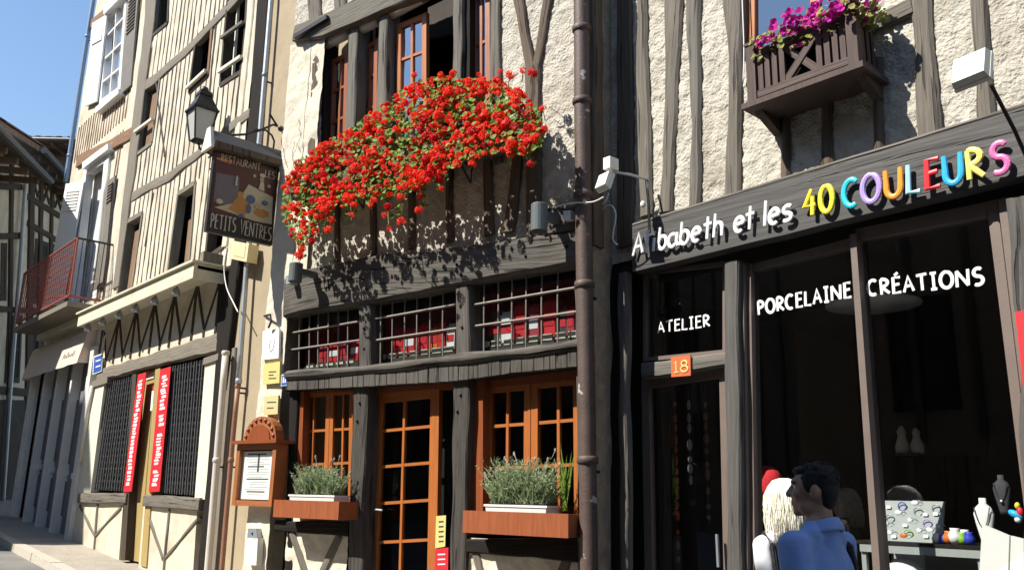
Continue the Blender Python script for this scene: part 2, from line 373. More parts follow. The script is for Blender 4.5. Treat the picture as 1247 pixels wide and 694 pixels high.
def wall_sheet(P, u0, u1, v0, v1, step, amp, holes=(), freq=14, sd=0, w=0.0):
    mb = MB(); nu = int((u1 - u0) / step) + 1; nv = int((v1 - v0) / step) + 1
    du, dv = (u1 - u0) / nu, (v1 - v0) / nv; vs = []
    for j in range(nv + 1):
        for i in range(nu + 1):
            u, v = u0 + du * i, v0 + dv * j
            h = amp * (noise.noise(V((u * freq, v * freq, sd))) + .6 * noise.noise(V((u * freq * 2.3, v * freq * 2.3, sd + 5)))) + amp * .9 * noise.noise(V((u * 2.2, v * 2.2, sd + 9)))
            vs.append(P.p(u, v, w + h))
    fs = [(j * (nu + 1) + i, j * (nu + 1) + i + 1, (j + 1) * (nu + 1) + i + 1, (j + 1) * (nu + 1) + i) for j in range(nv) for i in range(nu)
          if not any(inside((u0 + du * (i + .5), v0 + dv * (j + .5)), h) for h in holes)]
    mb.add(vs, fs); return mb
def pxs(P, pts, w=0.0): return [P.at(x, y, w) for x, y in pts]
def lerp(a, b, t): return (a[0] + (b[0] - a[0]) * t, a[1] + (b[1] - a[1]) * t)
def win(P, quad, w, house, m='orange', fw=.05, vert=(), hor=(), mw=.025, mm=None, glass='glass', th=.05, name='window', label=None, raw=False, door=False):
    """a window: frame with muntins and panes; quad = TL, TR, BR, BL; vert / hor = fractions"""
    tl, tr, br, bl = quad if raw else [P.at(x, y, w) for x, y in quad]
    Q = lambda s, t: lerp(lerp(tl, tr, s), lerp(bl, br, s), t)
    mb = MB()
    W_ = math.hypot(tr[0] - tl[0], tr[1] - tl[1]); H_ = math.hypot(bl[0] - tl[0], bl[1] - tl[1]); a, b = fw / 2 / W_, fw / 2 / H_
    bar(P, Q(a, 0), Q(a, 1), fw, w - th, w, mb); bar(P, Q(1 - a, 0), Q(1 - a, 1), fw, w - th, w, mb)
    bar(P, Q(2 * a, b), Q(1 - 2 * a, b), fw, w - th + .002, w - .003, mb); bar(P, Q(2 * a, 1 - b), Q(1 - 2 * a, 1 - b), fw, w - th + .002, w - .003, mb)
    f = mb.build(name, m, house, label=label)
    for s in vert: bar(P, Q(s, b), Q(s, 1 - b), mw if not isinstance(s, tuple) else s[1], w - th + .008, w - .008).build('muntin', mm or m, f)
    for t in hor: bar(P, Q(a, t), Q(1 - a, t), mw, w - th + .012, w - .011).build('muntin', mm or m, f)
    xs = [2 * a] + sorted(vert) + [1 - 2 * a]; ys = [2 * b] + sorted(hor) + [1 - 2 * b]; g = w - th * .55
    for i in range(len(xs) - 1):
        for j in range(len(ys) - 1):
            q = [Q(xs[i], ys[j]), Q(xs[i + 1], ys[j]), Q(xs[i + 1], ys[j + 1]), Q(xs[i], ys[j + 1])]
            tx, ty = U(-.0015, .0015), U(-.0015, .0015)
            MB().add([P.p(u, v, g + d) for (u, v), d in zip(q, (0, tx, tx + ty, ty))], [(0, 1, 2, 3)]) if 0 else None
            pm = MB(); pm.add([P.p(u, v, g + d) for (u, v), d in zip(q, (0, tx, tx + ty, ty))], [(3, 2, 1, 0)]); pm.build('pane', glass, f)
    return f

# ------------------------------------------------------------------ lettering (round brush strokes)
def arc(cx, cy, rx, ry, a0, a1, n=9): return [(cx + rx * math.cos(math.radians(a0 + (a1 - a0) * i / n)), cy + ry * math.sin(math.radians(a0 + (a1 - a0) * i / n))) for i in range(n + 1)]
FONT = {
 'A': (.68, [[(.03, 0), (.33, 1), (.62, .02)], [(.13, .36), (.55, .38)]]),
 'B': (.6, [[(.08, 0), (.08, 1)], [(.08, 1)] + arc(.1, .76, .38, .24, 85, -90), [(.1, .52)] + arc(.12, .27, .42, .26, 90, -95)]),
 'C': (.68, [arc(.37, .5, .34, .49, 50, 300, 14)]),
 'D': (.68, [[(.08, 0), (.08, 1)], arc(.08, .5, .52, .5, 90, -90, 12)]),
 'E': (.56, [[(.54, .98), (.1, 1), (.08, 0), (.55, .02)], [(.09, .53), (.48, .55)]]),
 'I': (.44, [[(.22, 0), (.22, 1)], [(.04, 1), (.4, 1)], [(.04, 0), (.4, 0)]]),
 'J': (.3, [[(.2, 1), (.2, .1), (.05, 0)]]),
 'L': (.54, [[(.1, 1), (.06, .02), (.52, 0)]]),
 'N': (.8, [[(.05, 0), (.08, .98)], [(.08, .98), (.68, .02)], [(.68, .02), (.72, 1)]]),
 'O': (.78, [arc(.39, .5, .35, .5, 80, 440, 20)]),
 'P': (.56, [[(.08, 0), (.06, .98)], [(.06, .97)] + arc(.12, .74, .38, .25, 85, -95)]),
 'R': (.62, [[(.08, 0), (.06, .98)], [(.06, .97)] + arc(.12, .74, .38, .25, 85, -95) + [(.58, .02)]]),
 'S': (.62, [arc(.33, .75, .24, .24, 40, 245, 9) + arc(.28, .26, .28, .26, 70, -130, 9)]),
 'T': (.66, [[(.33, 0), (.33, 1)], [(.02, .97), (.64, 1)]]),
 'U': (.72, [[(.06, 1), (.08, .4)] + arc(.36, .32, .28, .32, 180, 360, 10) + [(.66, 1)]]),
 'V': (.66, [[(.02, 1), (.31, 0), (.64, 1)]]),
 'a': (.6, [arc(.26, .28, .22, .28, 55, 325, 12), [(.52, .6), (.5, .2), (.6, 0)]]),
 'b': (.56, [[(.08, 1), (.06, 0)], arc(.28, .29, .23, .29, 200, -160, 14)]),
 'e': (.56, [[(.08, .3), (.5, .36)] + arc(.29, .3, .22, .3, 15, 310, 13)]),
 'h': (.56, [[(.09, 1), (.06, 0)], [(.07, .35)] + arc(.28, .33, .2, .26, 160, 0, 8) + [(.49, 0)]]),
 'i': (.24, [[(.12, .6), (.12, 0)], [(.12, .84), (.12, .88)]]),
 'l': (.24, [[(.12, 1.02), (.12, 0)]]),
 's': (.5, [arc(.26, .45, .19, .15, 40, 250, 8) + arc(.22, .15, .22, .15, 75, -130, 8)]),
 't': (.46, [[(.22, .95), (.22, 0)], [(.02, .62), (.44, .64)]]),
 '4': (.6, [[(.4, 1), (.04, .36), (.56, .38)], [(.43, .72), (.4, 0)]]),
 '0': (.64, [arc(.32, .5, .27, .5, 90, 450, 18)]),
 '1': (.36, [[(.06, .8), (.2, 1), (.2, 0)], [(.04, 0), (.36, 0)]]),
 '8': (.56, [arc(.28, .74, .2, .24, 270, -90, 14), arc(.28, .26, .25, .26, 90, 450, 14)]),
}
FONT['\u00c9'] = (.56, FONT['E'][1] + [[(.2, 1.14), (.42, 1.3)]])
def letter(P, ch, uc, v, h, w, m, parent, r=.018, sx=1.0, flat=.5, slant=0.0):
    wd, st = FONT[ch]; mb = MB(); mb.flat = flat
    for s in st:
        pts = [(uc + (x - wd / 2 + slant * (y - .5)) * h * sx, v + y * h) for x, y in s]
        mb.tube([P.p(a, b, w) for a, b in pts], [r * .82] + [r] * (len(pts) - 2) + [r * .82], 8, squash=P.N)
    return mb.build('letter', m, parent)
def text(P, s, u0, u1, v0, v1, h, w, m, parent, r=.01, flat=.15, h1=None, sp=.14, slant=0):
    tot = sum(FONT[c][0] + sp if c != ' ' else .4 for c in s) - sp; x = 0; h1 = h1 or h; sx = None
    for c in s:
        if c == ' ': x += .4; continue
        wd = FONT[c][0]; t = (x + wd / 2) / tot; hh = h + (h1 - h) * t
        letter(P, c, u0 + (u1 - u0) * t, v0 + (v1 - v0) * t, hh, w, m, parent, r, (u1 - u0) / tot / hh, flat, slant); x += wd + sp

# ------------------------------------------------------------------ ground
def gz(x):
    if x > -4: return 0.0
    if x > -12.8: t = (-4 - x) / 8.8; return .552 * (t * .55 + t * t * .45)
    if x > -30: return .552 + .068 * (-12.8 - x)
    return .552 + .068 * 17.2
xs = [-400, -120, -60, -40, -30] + [-30 + .5 * i for i in range(1, 57)] + [0, 6, 15, 40, 120, 400]
KERBY = 3.66
def strip(ys, dz, name, m):
    mb = MB(); vs = [(x, y, gz(x) + dz) for x in xs for y in ys]; k = len(ys)
    mb.add(vs, [(i * k + j, (i + 1) * k + j, (i + 1) * k + j + 1, i * k + j + 1) for i in range(len(xs) - 1) for j in range(k - 1)])
    o = mb.build(name, m); o['kind'] = 'structure'; o['label'] = {'road': 'grey tarred street surface climbing to the left', 'pavement': 'pale gritty pavement along the house fronts'}[name]; return o
strip([-400, -100, -40, -15, -5, 0, KERBY, 12, 60, 400], -.11, 'road', 'road')
mb = MB(); xp = [x for x in xs if -24 <= x <= 8]
vs = []
for x in xp:
    for y in (KERBY + .16, 4.3, 5.6): vs.append((x, y, gz(x) + .012 * noise.noise(V((x, y, 0)))))
k = 3; mb.add(vs, [(i * k + j, (i + 1) * k + j, (i + 1) * k + j + 1, i * k + j + 1) for i in range(len(xp) - 1) for j in range(2)])
pv = mb.build('pavement', 'pave'); pv['kind'] = 'structure'; pv['label'] = 'pale gritty pavement along the house fronts'
x = -23.5
kb = thing('kerb', 'pale granite kerb edging the pavement', 'kerb', (-12, KERBY, gz(-12) - .2)); kb['kind'] = 'structure'; del kb['category']
while x < 6:
    l = U(.8, 1.1); a, b = x + .006, x + l - .006; y0 = KERBY + U(-.01, .01); h = U(.0, .012)
    m_ = MB(); m_.hexa([(a, y0, gz(a) - .25), (b, y0, gz(b) - .25), (b, y0 + .17, gz(b) - .25), (a, y0 + .17, gz(a) - .25),
                        (a, y0 + .012, gz(a) + h), (b, y0 + .012, gz(b) + h), (b, y0 + .17, gz(b) + h), (a, y0 + .17, gz(a) + h)])
    m_.build('kerb_stone', 'kerb', kb); x += l

# ------------------------------------------------------------------ the planes of the house fronts
P1 = Wall((0, 5.2), (1, 0))
_d = ROT @ camdir(-790, horizon(-790)); _l = V((_d.x, _d.y)).normalized()
P2 = Wall((-4.53, 4.9), (-_l.x, -_l.y))
P3 = Wall((0, 4.63), (1, 0))
P4 = Wall((0, 4.66), (1, 0))
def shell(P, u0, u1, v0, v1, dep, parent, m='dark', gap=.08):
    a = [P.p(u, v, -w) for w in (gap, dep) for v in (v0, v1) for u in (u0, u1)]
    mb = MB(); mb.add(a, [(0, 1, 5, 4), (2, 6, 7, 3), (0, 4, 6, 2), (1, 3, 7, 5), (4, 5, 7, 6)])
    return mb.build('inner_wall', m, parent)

# ------------------------------------------------------------------ the shop house on the right
shop = thing('shop_house', 'half timbered house with a dark shopfront, right of the brown downpipe', 'house', P1.p(-2.6, 0.0))
UL = -4.72
hole_up = pxs(P1, [(905, -60), (1040, -60), (1042, 60), (905, 75)])
wall_sheet(P1, UL, .6, 3.5, 7.0, .017, .012, [hole_up], 15, 1).build('wall', 'roughcast', shop, True)
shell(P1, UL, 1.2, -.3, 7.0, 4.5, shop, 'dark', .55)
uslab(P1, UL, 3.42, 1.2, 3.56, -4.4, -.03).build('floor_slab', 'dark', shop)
post(P1, [(746, 766, -120), (750, 767, 0), (750, 770, 150), (750, 770, 300)], .035).build('timber_post', 't_brown', shop)  # post in shade, some of it put into the darker timber
for rows, m in (([(772, 784, -120), (773, 786, 0), (774, 790, 150), (778, 793, 262)], 't_grey'),
                ([(810, 832, -120), (807, 830, 0), (808, 826, 80), (806, 821, 160), (800, 817, 258)], 't_grey'),
                ([(833, 850, -120), (834, 852, 0), (837, 852, 76), (840, 853, 150), (837, 850, 250)], 't_ash'),
                ([(877, 900, -120), (879, 903, 0), (885, 902, 65), (884, 903, 150), (881, 902, 238)], 't_grey'),
                ([(948, 960, 120), (948, 959, 230)], 't_brown'), ([(999, 1012, 90), (999, 1011, 220)], 't_brown'), ([(1061, 1074, 70), (1062, 1074, 200)], 't_brown'),  # posts under the planter: shade put into darker timber
                ([(1104, 1130, -120), (1108, 1133, 0), (1114, 1140, 90), (1119, 1147, 190)], 't_grey'),
                ([(1176, 1200, -120), (1180, 1204, 0), (1187, 1208, 100), (1191, 1212, 190)], 't_grey'),
                ([(1246, 1268, -120), (1250, 1272, 0), (1258, 1280, 180)], 't_grey')):
    post(P1, rows, .034, wob=.012, ch=.02).build('timber_post', m, shop)
for u in (-.75, -.4, -.05, .35): timber(MB(), P1, [(u, 3.7, .11), (u + U(-.04, .04), 7, .11)], -.05, .03).build('timber_post', 't_grey', shop)
beam(P1, [(1060, 20, 41), (1085, 8, 29), (1110, -4, 17)], .03).build('window_beam', 't_grey', shop)
# upstairs window over the planter
wq = [(909, -70), (1036, -120), (1040, 64), (909, 96)]
wn = win(P1, wq, -.035, shop, 'orange', .07, (.66,), (), .07, glass='glass_up')
slab(P1, [(902, -70), (908, -70), (908, 96), (902, 96)], -.2, -.04).build('window_reveal', 't_black', shop)
# ground floor: fascia with the painted name
uL, uR = -4.385, 1.1
sg = thing('shop_sign', 'long dark grey board with white and many coloured raised letters over the shopfront', 'sign', P1.p(-2.8, 3.4, .05))
mb = MB()
tl, tr, bl, br = P1.at(770, 276, .1), P1.at(1247, 131, .1), P1.at(770, 331, .1), P1.at(1240, 215, .1)
ext = lambda a, b, u: (u, a[1] + (b[1] - a[1]) * (u - a[0]) / (b[0] - a[0]))
pl = [tl, ext(tl, tr, 1.1), ext(bl, br, 1.1), bl]
n = 24
def fpt(t, top): a = lerp(pl[0], pl[1], t) if top else lerp(pl[3], pl[2], t); return (a[0], a[1] + .006 * noise.noise(V((t * 14, 3 if top else 8, 0))))
for i in range(n):
    q = [fpt(i / n, 1), fpt((i + 1) / n, 1), fpt((i + 1) / n, 0), fpt(i / n, 0)]
    mb.add([P1.p(u, v, .1) for u, v in q] + [P1.p(u, v, -.02) for u, v in q], [(3, 2, 1, 0), (0, 1, 5, 4), (2, 3, 7, 6)] + ([(0, 4, 7, 3)] if i == 0 else []) + ([(1, 2, 6, 5)] if i == n - 1 else []),
           [(u, v * 1.0) for u, v in q] * 2)
mb.build('board', 'fascia', sg)
mb = MB(); mb.tube([P1.p(*(lambda p: (p[0], p[1] + .012))(fpt(t / 20, 1)), .085) for t in range(21)], .018, 6); mb.build('top_moulding', 't_ash', sg)
H0 = .174
word = [('A', 778, 0), ('l', 788, 0), ('i', 796.5, 0), ('b', 807, 0), ('a', 820, 0), ('b', 834, 0), ('e', 848, 0), ('t', 862, 0), ('h', 875, 0), ('e', 900.5, 0), ('t', 914, 0),
        ('l', 932.5, 0), ('e', 943.5, 0), ('s', 960, 0), ('4', 987.5, 'l_yellow'), ('0', 1008, 'l_yellow'), ('C', 1038.5, 'l_cyan'), ('O', 1063.5, 'l_lilac'), ('U', 1091.5, 'l_orange'),
        ('L', 1116.5, 'l_pale'), ('E', 1140.5, 'l_red'), ('U', 1166.5, 'l_blue'), ('R', 1195, 'l_lemon'), ('S', 1226, 'l_pink'), ('S', 1252, 'l_navy')]
b0, b1 = P1.at(778, 310, .13), P1.at(1226, 209, .13)
for ch, x, col in word[:-1]:
    u = P1.at(x, 260, .13)[0]; v = b0[1] + (b1[1] - b0[1]) * (u - b0[0]) / (b1[0] - b0[0])
    letter(P1, ch, u, v + (.0 if ch not in 'C' else 0), H0 if col == 0 else .178, .135, col or 'l_white', sg, .0168 if col == 0 else .0195, .92 if col == 0 else .88, .6, .12 if col == 0 else .04)
# posts and door
post(P1, [(752, 761, 332), (755, 763, 694), (756, 764, 800)], .05, -.02, wob=.012).build('timber_post', 't_ash', shop)
post(P1, [(726, 741, 325), (731, 744, 694), (732, 745, 800)], .05, -.1).build('timber_post', 't_black', shop)  # post in shade, its darkness put into the timber colour
post(P1, [(881, 898, 318), (885, 904, 694), (886, 905, 800)], .03, -.12, wob=.01).build('timber_post', 'shopgrey', shop)
post(P1, [(1224, 1252, 240), (1236, 1262, 400), (1250, 1278, 694), (1256, 1284, 800)], .04, -.12, wob=.014).build('timber_post', 'shopgrey', shop)
u0 = P1.at(764, 500, -.2)[0]; u1 = P1.at(884, 500, -.2)[0]
uslab(P1, UL, -.3, P1.at(762, 500, 0)[0], 3.42, -.6, -.2).build('side_panel', 't_black', shop)
beam(P1, [(781, 441, 461), (830, 436, 454), (888, 429, 444)], -.06, -.2, wob=.006).build('door_lintel', 't_ash', shop)
f = win(P1, [(783, 330), (884, 318), (884, 430), (783, 440)], -.1, shop, 'shopbrown', .03, (), (), glass='glass_shop')
dr = win(P1, [(781, 462), (886, 446), (896, 860), (788, 860)], -.15, shop, 'shopbrown', .075, (), (), glass='glass_shop', name='door')
a = P1.at(787, 700, -.14); 
hb = MB(); hb.tube([P1.p(*P1.at(873, 650, -.09), -.09), P1.p(*P1.at(875, 690, -.09), -.09)], .012); hb.build('door_handle', 'zinc', dr)
text(P1, 'ATELIER', P1.at(801, 398, -.12)[0], P1.at(865, 398, -.12)[0], P1.at(801, 405.5, -.12)[1], P1.at(865, 397, -.12)[1], .084, -.118, 'l_white', f, .0085, .12, .088)
# number plate
npl = tag(slab(P1, [(817, 434.5), (840.5, 432), (841, 457), (817.5, 459)], -.055, -.04).build('number_plate', 'plate'), 'square orange red house number plate 18 on the lintel over the door', 'sign')
tq = [P1.at(x, y, -.036) for x, y in ((820, 453.5), (838, 452))]
text(P1, '18', tq[0][0], tq[1][0], tq[0][1], tq[1][1], .085, -.036, 'plategold', npl, .006, .2)
# shop window
g = -.11
wl = MB(); 
shopwin = slab(P1, [(897, 322), (905, 321), (913, 860), (905, 860)], -.14, -.02).build('window', 'shopbrown', shop)
def part(b, name, m, par, label=None): return b.build(name, m, par, label=label)
part(slab(P1, [(906, 322), (914, 321), (922, 860), (914, 860)], -.16, -.06), 'window_post', 'shopbrown', shopwin)
part(slab(P1, [(1034.5, 286), (1042, 284), (1078, 780), (1069, 780)], -.16, -.03), 'window_post', 'shopbrown', shopwin)
part(slab(P1, [(1201, 246), (1214, 243), (1262, 640), (1250, 640)], -.16, -.05), 'window_post', 'shopbrown', shopwin)
part(slab(P1, [(1215, 243), (1226, 240), (1275, 640), (1263, 640)], -.14, -.02), 'window_post', 'shopbrown', shopwin)
part(slab(P1, [(914, 322), (1035, 290), (1035, 301), (914, 331)], -.16, -.08), 'window_head', 'shopbrown', shopwin)
part(slab(P1, [(1042, 279), (1201, 246), (1202, 263), (1042, 294)], -.16, -.052), 'window_head', 'shopbrown', shopwin)
for q in ([(913, 328), (1038, 296), (1074, 790), (920, 790)], [(1040, 290), (1203, 258), (1264, 660), (1076, 790)]):
    w_ = [P1.at(x, y, g) for x, y in q]; pm = MB(); pm.add([P1.p(u, v, g) for u, v in w_], [(3, 2, 1, 0)]); pm.build('pane', 'glass_shop', shopwin)
sill_v = P1.at(990, 790, g)[1]
uslab(P1, P1.at(905, 600, 0)[0], -.3, .6, sill_v + .12, -.2, .0).build('stall_riser', 'shopgrey', shop)
uslab(P1, P1.at(1300, 400, 0)[0], -.3, 1.1, 3.45, -.3, -.1).build('side_panel', 'shopgrey', shop)
for s_, a_, b_, hh in (('PORCELAINE', (923, 383.5), (1037, 361.5), .097), ('CR\u00c9ATIONS', (1057, 360), (1199, 346), .098)):
    p0, p1 = P1.at(*a_, g + .012), P1.at(*b_, g + .012)
    text(P1, s_, p0[0], p1[0], p0[1], p1[1] , hh, g + .012, 'l_white', shopwin, .0105, .1, hh * 1.02)
# balcony planter upstairs
pb = thing('balcony_planter', 'dark brown wooden balcony planter with crossed slats under the upstairs window', 'planter', P1.p(-2.7, 4.24, .2))
E_ = .33; D = MB
a0, a1 = P1.at(905, 134, E_), P1.at(1053, 85, E_)
uslab(P1, a0[0], a0[1] - .005, a1[0], a0[1] + .035, -.01, E_ + .02).build('bottom_board', 'planter', pb)
vb = a0[1] + .035; vt = P1.at(913, 60, E_)[1]; ua = P1.at(914, 90, E_)[0]; ub = P1.at(1037, 50, E_)[0]; hgt = vt - vb
for u in (ua, ub):
    b = D(); uslab(P1, u - .035, vb, u + .035, vt + .03, E_ - .07, E_ - .002, b); b.build('post', 'planter', pb)
    uslab(P1, u - .042, vt + .03, u + .042, vt + .05, E_ - .077, E_ + .006).build('post_cap', 'planter', pb)
for k, v in enumerate((vb + .05, vt - .045)): bar(P1, (ua + .035, v), (ub - .035, v), .05, E_ - .05, E_ - .012).build('rail', 'planter', pb)
for u in (-.40, -.33, -.255, -.18, .18, .255, .33, .40):
    uu = (ua + ub) / 2 + u * (ub - ua) * 1.02
    bar(P1, (uu, vb + .075), (uu, vt - .07), .038, E_ - .042, E_ - .016).build('slat', 'planter', pb)
um = (ua + ub) / 2
bar(P1, (um - .13, vb + .06), (um + .13, vt - .06), .05, E_ - .045, E_ - .02).build('slat', 'planter', pb)
bar(P1, (um - .13, vt - .06), (um + .13, vb + .06), .05, E_ - .053, E_ - .027).build('slat', 'planter', pb)
for u in (ua, ub):
    for w in (.06, .13, .2): uslab(P1, u - .018, vb + .07, u + .014, vt - .06, w - .02, w + .02).build('slat', 'planter', pb)
    for v in (vb + .05, vt - .045): uslab(P1, u - .022, v - .025, u + .02, v + .025, .012, E_ - .07).build('rail', 'planter', pb)
    MB().hexa([P1.p(u + d, v, w) for d in (-.03, .03) for v, w in ((vb - .037, .012), (vb - .037, E_ * .8), (vb - .06, E_ * .7), (vb - .15, .012))]).build('bracket', 'planter', pb)
uslab(P1, ua + .05, vb + .004, ub - .05, vt - .09, .06, E_ - .075).build('soil_box', 't_black', pb)
PET = (ua, ub, vt, E_)
# inside the shop: a dim room
uslab(P1, -4.4, .25, 1.1, .3, -4.3, -.2).build('floor_boards', 'shopfloor', shop)
# ------------------------------------------------------------------ the restaurant house in the middle
rest = thing('restaurant_house', 'narrow half timbered restaurant with orange windows, behind the red geraniums', 'house', P2.p(-2.2, 0))
u_l = P2.at(322, 430, 0)[0]; UR2 = 0.0
upq = pxs(P2, [(392, 46), (470, 12), (560, -60), (600, -80), (607, 190), (390, 230)])
v_a = P2.at(525, 330, 0)[1]
low = [(P2.at(352, 380, 0)[0], -1), (UR2 - .02, -1), (UR2 - .02, P2.at(690, 300, 0)[1]), (P2.at(352, 380, 0)[0], P2.at(352, 360, 0)[1])]
wall_sheet(P2, u_l - .0, UR2, -.2, 7.4, .018, .011, [upq, low, [(u_l - 1, -1), (P2.at(352, 380, 0)[0], -1), (P2.at(352, 380, 0)[0], 4.6), (u_l - 1, 4.6)]], 13, 3).build('wall', 'roughcast', rest, True)
# stone pier on the left corner
u_p = P2.at(352, 400, 0)[0]; u_q = P2.at(386, 200, 0)[0]
wall_sheet(P2, P2.at(324, 430, 0)[0], u_p + .02, -.2, P2.at(345, 60, .05)[1], .03, .012, [], 5, 8, .045).build('pier', 'stone', rest, True)
wall_sheet(P2, u_p, u_q + .02, P2.at(380, 345, .05)[1], P2.at(380, 48, .05)[1], .03, .014, [], 5, 8, .04).build('pier', 'stone', rest, True)
e0 = P2.at(324, 430, 0)[0]
MB().hexa([P2.p(e0 + .0, v, w) for v in (-.2, P2.at(345, 60, .05)[1]) for w, in ((-.5,), (.04,))] + [P2.p(e0 + .04, v, w) for v in (-.2, P2.at(345, 60, .05)[1]) for w in (-.5, .03)]) if 0 else None
uslab(P2, e0 + .005, -.2, e0 + .12, P2.at(345, 60, .05)[1] - .01, -.45, .035).build('pier_side', 'stone', rest)
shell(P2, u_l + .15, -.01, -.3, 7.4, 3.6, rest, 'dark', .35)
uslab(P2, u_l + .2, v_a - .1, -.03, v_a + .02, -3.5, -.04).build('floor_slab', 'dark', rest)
# right flank of the house, standing out in front of the shop
uslab(P2, UR2 - .1, 0, UR2, 7.4, -.5, -.012).build('flank_wall', 'rubble', rest)  # shaded flank, part of the shade put into the brown
post(P2, [(697, 722, -120), (698, 723, 0), (700, 725, 300)], .02, -.12).build('corner_post', 't_brown', rest)
post(P2, [(698, 709, 340), (701, 712, 440), (703, 714, 694), (703, 714, 800)], .045, -.15).build('corner_post', 't_beam', rest)
# upper floor
jetty = beam(P2, [(357, 32, 50), (395, 16, 43), (432, -2, 27), (470, -22, 11), (560, -64, -30), (700, -110, -80)], .10, -.05)
jetty.build('lintel_beam', 't_grey', rest)
wall_sheet(P2, P2.at(362, 0, .08)[0], UR2, P2.at(430, 0, .08)[1] - .02, 7.4, .03, .01, [], 13, 6, .06).build('upper_wall', 'roughcast', rest, True)
post(P2, [(372, 386, -90), (374, 388, 0), (376, 390, 25)], .09, 0).build('timber_post', 't_grey', rest)
post(P2, [(405, 418, -90), (406, 419, 0), (407, 420, 12)], .09, 0).build('timber_post', 't_grey', rest)
ib = MB(); bar(P2, P2.at(358, 45, .14), P2.at(398, 21, .14), .05, .1, .15, ib); ib.build('iron_strap', 'iron', rest)
for rows, m in (([(382, 391, 46), (374, 384, 175), (371, 382, 262)], 't_brown'), ([(424, 435, 28), (420, 431, 155), (418, 430, 200)], 't_ash'), ([(461, 471, 12), (458, 469, 130), (457, 468, 200)], 't_ash'),
                ([(552, 562, -40), (551, 561, 95), (550, 560, 190)], 't_ash'), ([(596, 608, -60), (596, 608, 90), (598, 609, 200)], 't_grey')):
    post(P2, rows, .035, -.16).build('timber_post', m, rest)
uslab(P2, u_q, P2.at(420, 200, 0)[1], P2.at(600, 150, 0)[0], P2.at(420, 200, 0)[1] + .04, -.2, .05).build('sill_beam', 't_brown', rest)
wz = -.12
win(P2, [(403, 74), (424, 62), (420, 215), (396, 225)], wz, rest, 'orange_mid', .055, (.56,), (.27, .52, .76), .028, glass='glass_up')
win(P2, [(438, 60), (460, 46), (457, 205), (434, 215)], wz, rest, 'orange_mid', .055, (.56,), (.27, .52, .76), .028, glass='glass_up')
win(P2, [(483, 30), (519, 15), (519, 190), (482, 200)], wz + .04, rest, 'orange', .06, (.5,), (.27, .52, .76), .03, glass='glass_up')
win(P2, [(574, -20), (596, -30), (597, 180), (573, 190)], wz + .02, rest, 'orange_mid', .055, (.5,), (.38, .6, .8), .03, glass='glass_up')
slab(P2, [(521, 10), (552, -5), (552, 42), (521, 48)], -.6, -.55).build('ceiling_beam', 'dim', rest)
for q in (((391, 52), (396, 50), (392, 230), (386, 230)), ((435, 30), (438, 28), (434, 215), (430, 215)), ((470, 12), (474, 10), (472, 200), (467, 200)), ((562, -40), (572, -40), (572, 190), (561, 190))):
    slab(P2, list(q), -.22, -.02).build('window_reveal', 't_black', rest)
for (x0, y0, x1, y1) in ((396, 56, 425, 41), (437, 38, 461, 26), (474, 20, 552, -22), (564, -30, 597, -46)):
    a, b = P2.at(x0, y0, -.04), P2.at(x1, y1, -.04); t_ = MB(); t_.tube([P2.p(a[0], a[1], -.04), P2.p(b[0], b[1], -.04)], .055, 10)
    t_.build('roller_blind', 'blind', rest, True)
# V braces right of the windows
line(P2, (626, -30), (646, 90), .10, .034).build('timber_brace', 't_brown', rest)
line(P2, (669, -20), (651, 85), .095, .030).build('timber_brace', 't_brown', rest)
post(P2, [(638, 656, 80), (640, 656, 180), (641, 657, 300)], .036).build('timber_post', 't_brown', rest)
for xa, xb, wd in ((592, 594, .085), (632, 618, .1), (545, 546, .07), (500, 500, .07), (452, 453, .07), (408, 409, .06)):
    line(P2, (xa, 175 + (600 - xa) * .12), (xb, 285 + (600 - xb) * .17), wd * 1.15, .034).build('timber_post', 't_brown', rest)
# the great beam over the transom windows
bA = [(346, 337, 386), (387, 324, 377), (440, 313, 369), (500, 306, 357), (560, 300, 346), (620, 293, 335), (668, 285, 325), (704, 278, 318)]
beam(P2, bA, .085, -.1, wob=.013, ch=.02).build('great_beam', 't_beam', rest)
beam(P2, [(664, 254, 287), (698, 250, 279)], .09, -.03, wob=.01).build('beam_end', 't_beam', rest)
# ledge beam
beam(P2, [(346, 451, 462), (440, 444, 455), (560, 430, 442), (640, 421, 434), (708, 412, 425)], .13, -.1, wob=.008, ch=.03).build('ledge', 't_beam', rest)
dent = [(348, 463, 475), (430, 455, 471), (560, 442, 463), (620, 435, 454), (700, 425, 446)]
beam(P2, dent, .075, -.1, wob=.01).build('dentil_beam', 't_black', rest)
def dyn(x):
    for a, b in zip(dent[:-1], dent[1:]):
        if x <= b[0]: t = (x - a[0]) / (b[0] - a[0]); return a[1] + (b[1] - a[1]) * t, a[2] + (b[2] - a[2]) * t
    return dent[-1][1:]
x = 349
while x < 694:
    w_ = U(11.5, 15); y = dyn(x); y2 = dyn(x + w_ - .9)
    slab(P2, [(x, y[0] - 1), (x + w_ - .9, y2[0] - 1), (x + w_ - .7, y2[1] + U(-.4, .4)), (x + .2, y[1] + U(-.4, .4))], .03, .098 + U(-.004, .003)).build('beam_block', 't_beam', rest)
    x += w_
for rows in ([(436, 449, 366), (437, 451, 448)], [(554, 570, 342), (555, 571, 434)]): post(P2, rows, .05, -.16).build('transom_post', 't_beam', rest)
for rows in ([(429, 447, 470), (426, 443, 600), (423, 440, 694), (420, 438, 800)], [(551, 571, 460), (549, 568, 600), (547, 566, 694), (545, 564, 800)]):
    post(P2, rows, .05, -.16, wob=.012).build('timber_post', 't_post', rest)
post(P2, [(352, 362, 470), (346, 356, 694), (344, 354, 800)], .0, -.16).build('timber_post', 't_black', rest)
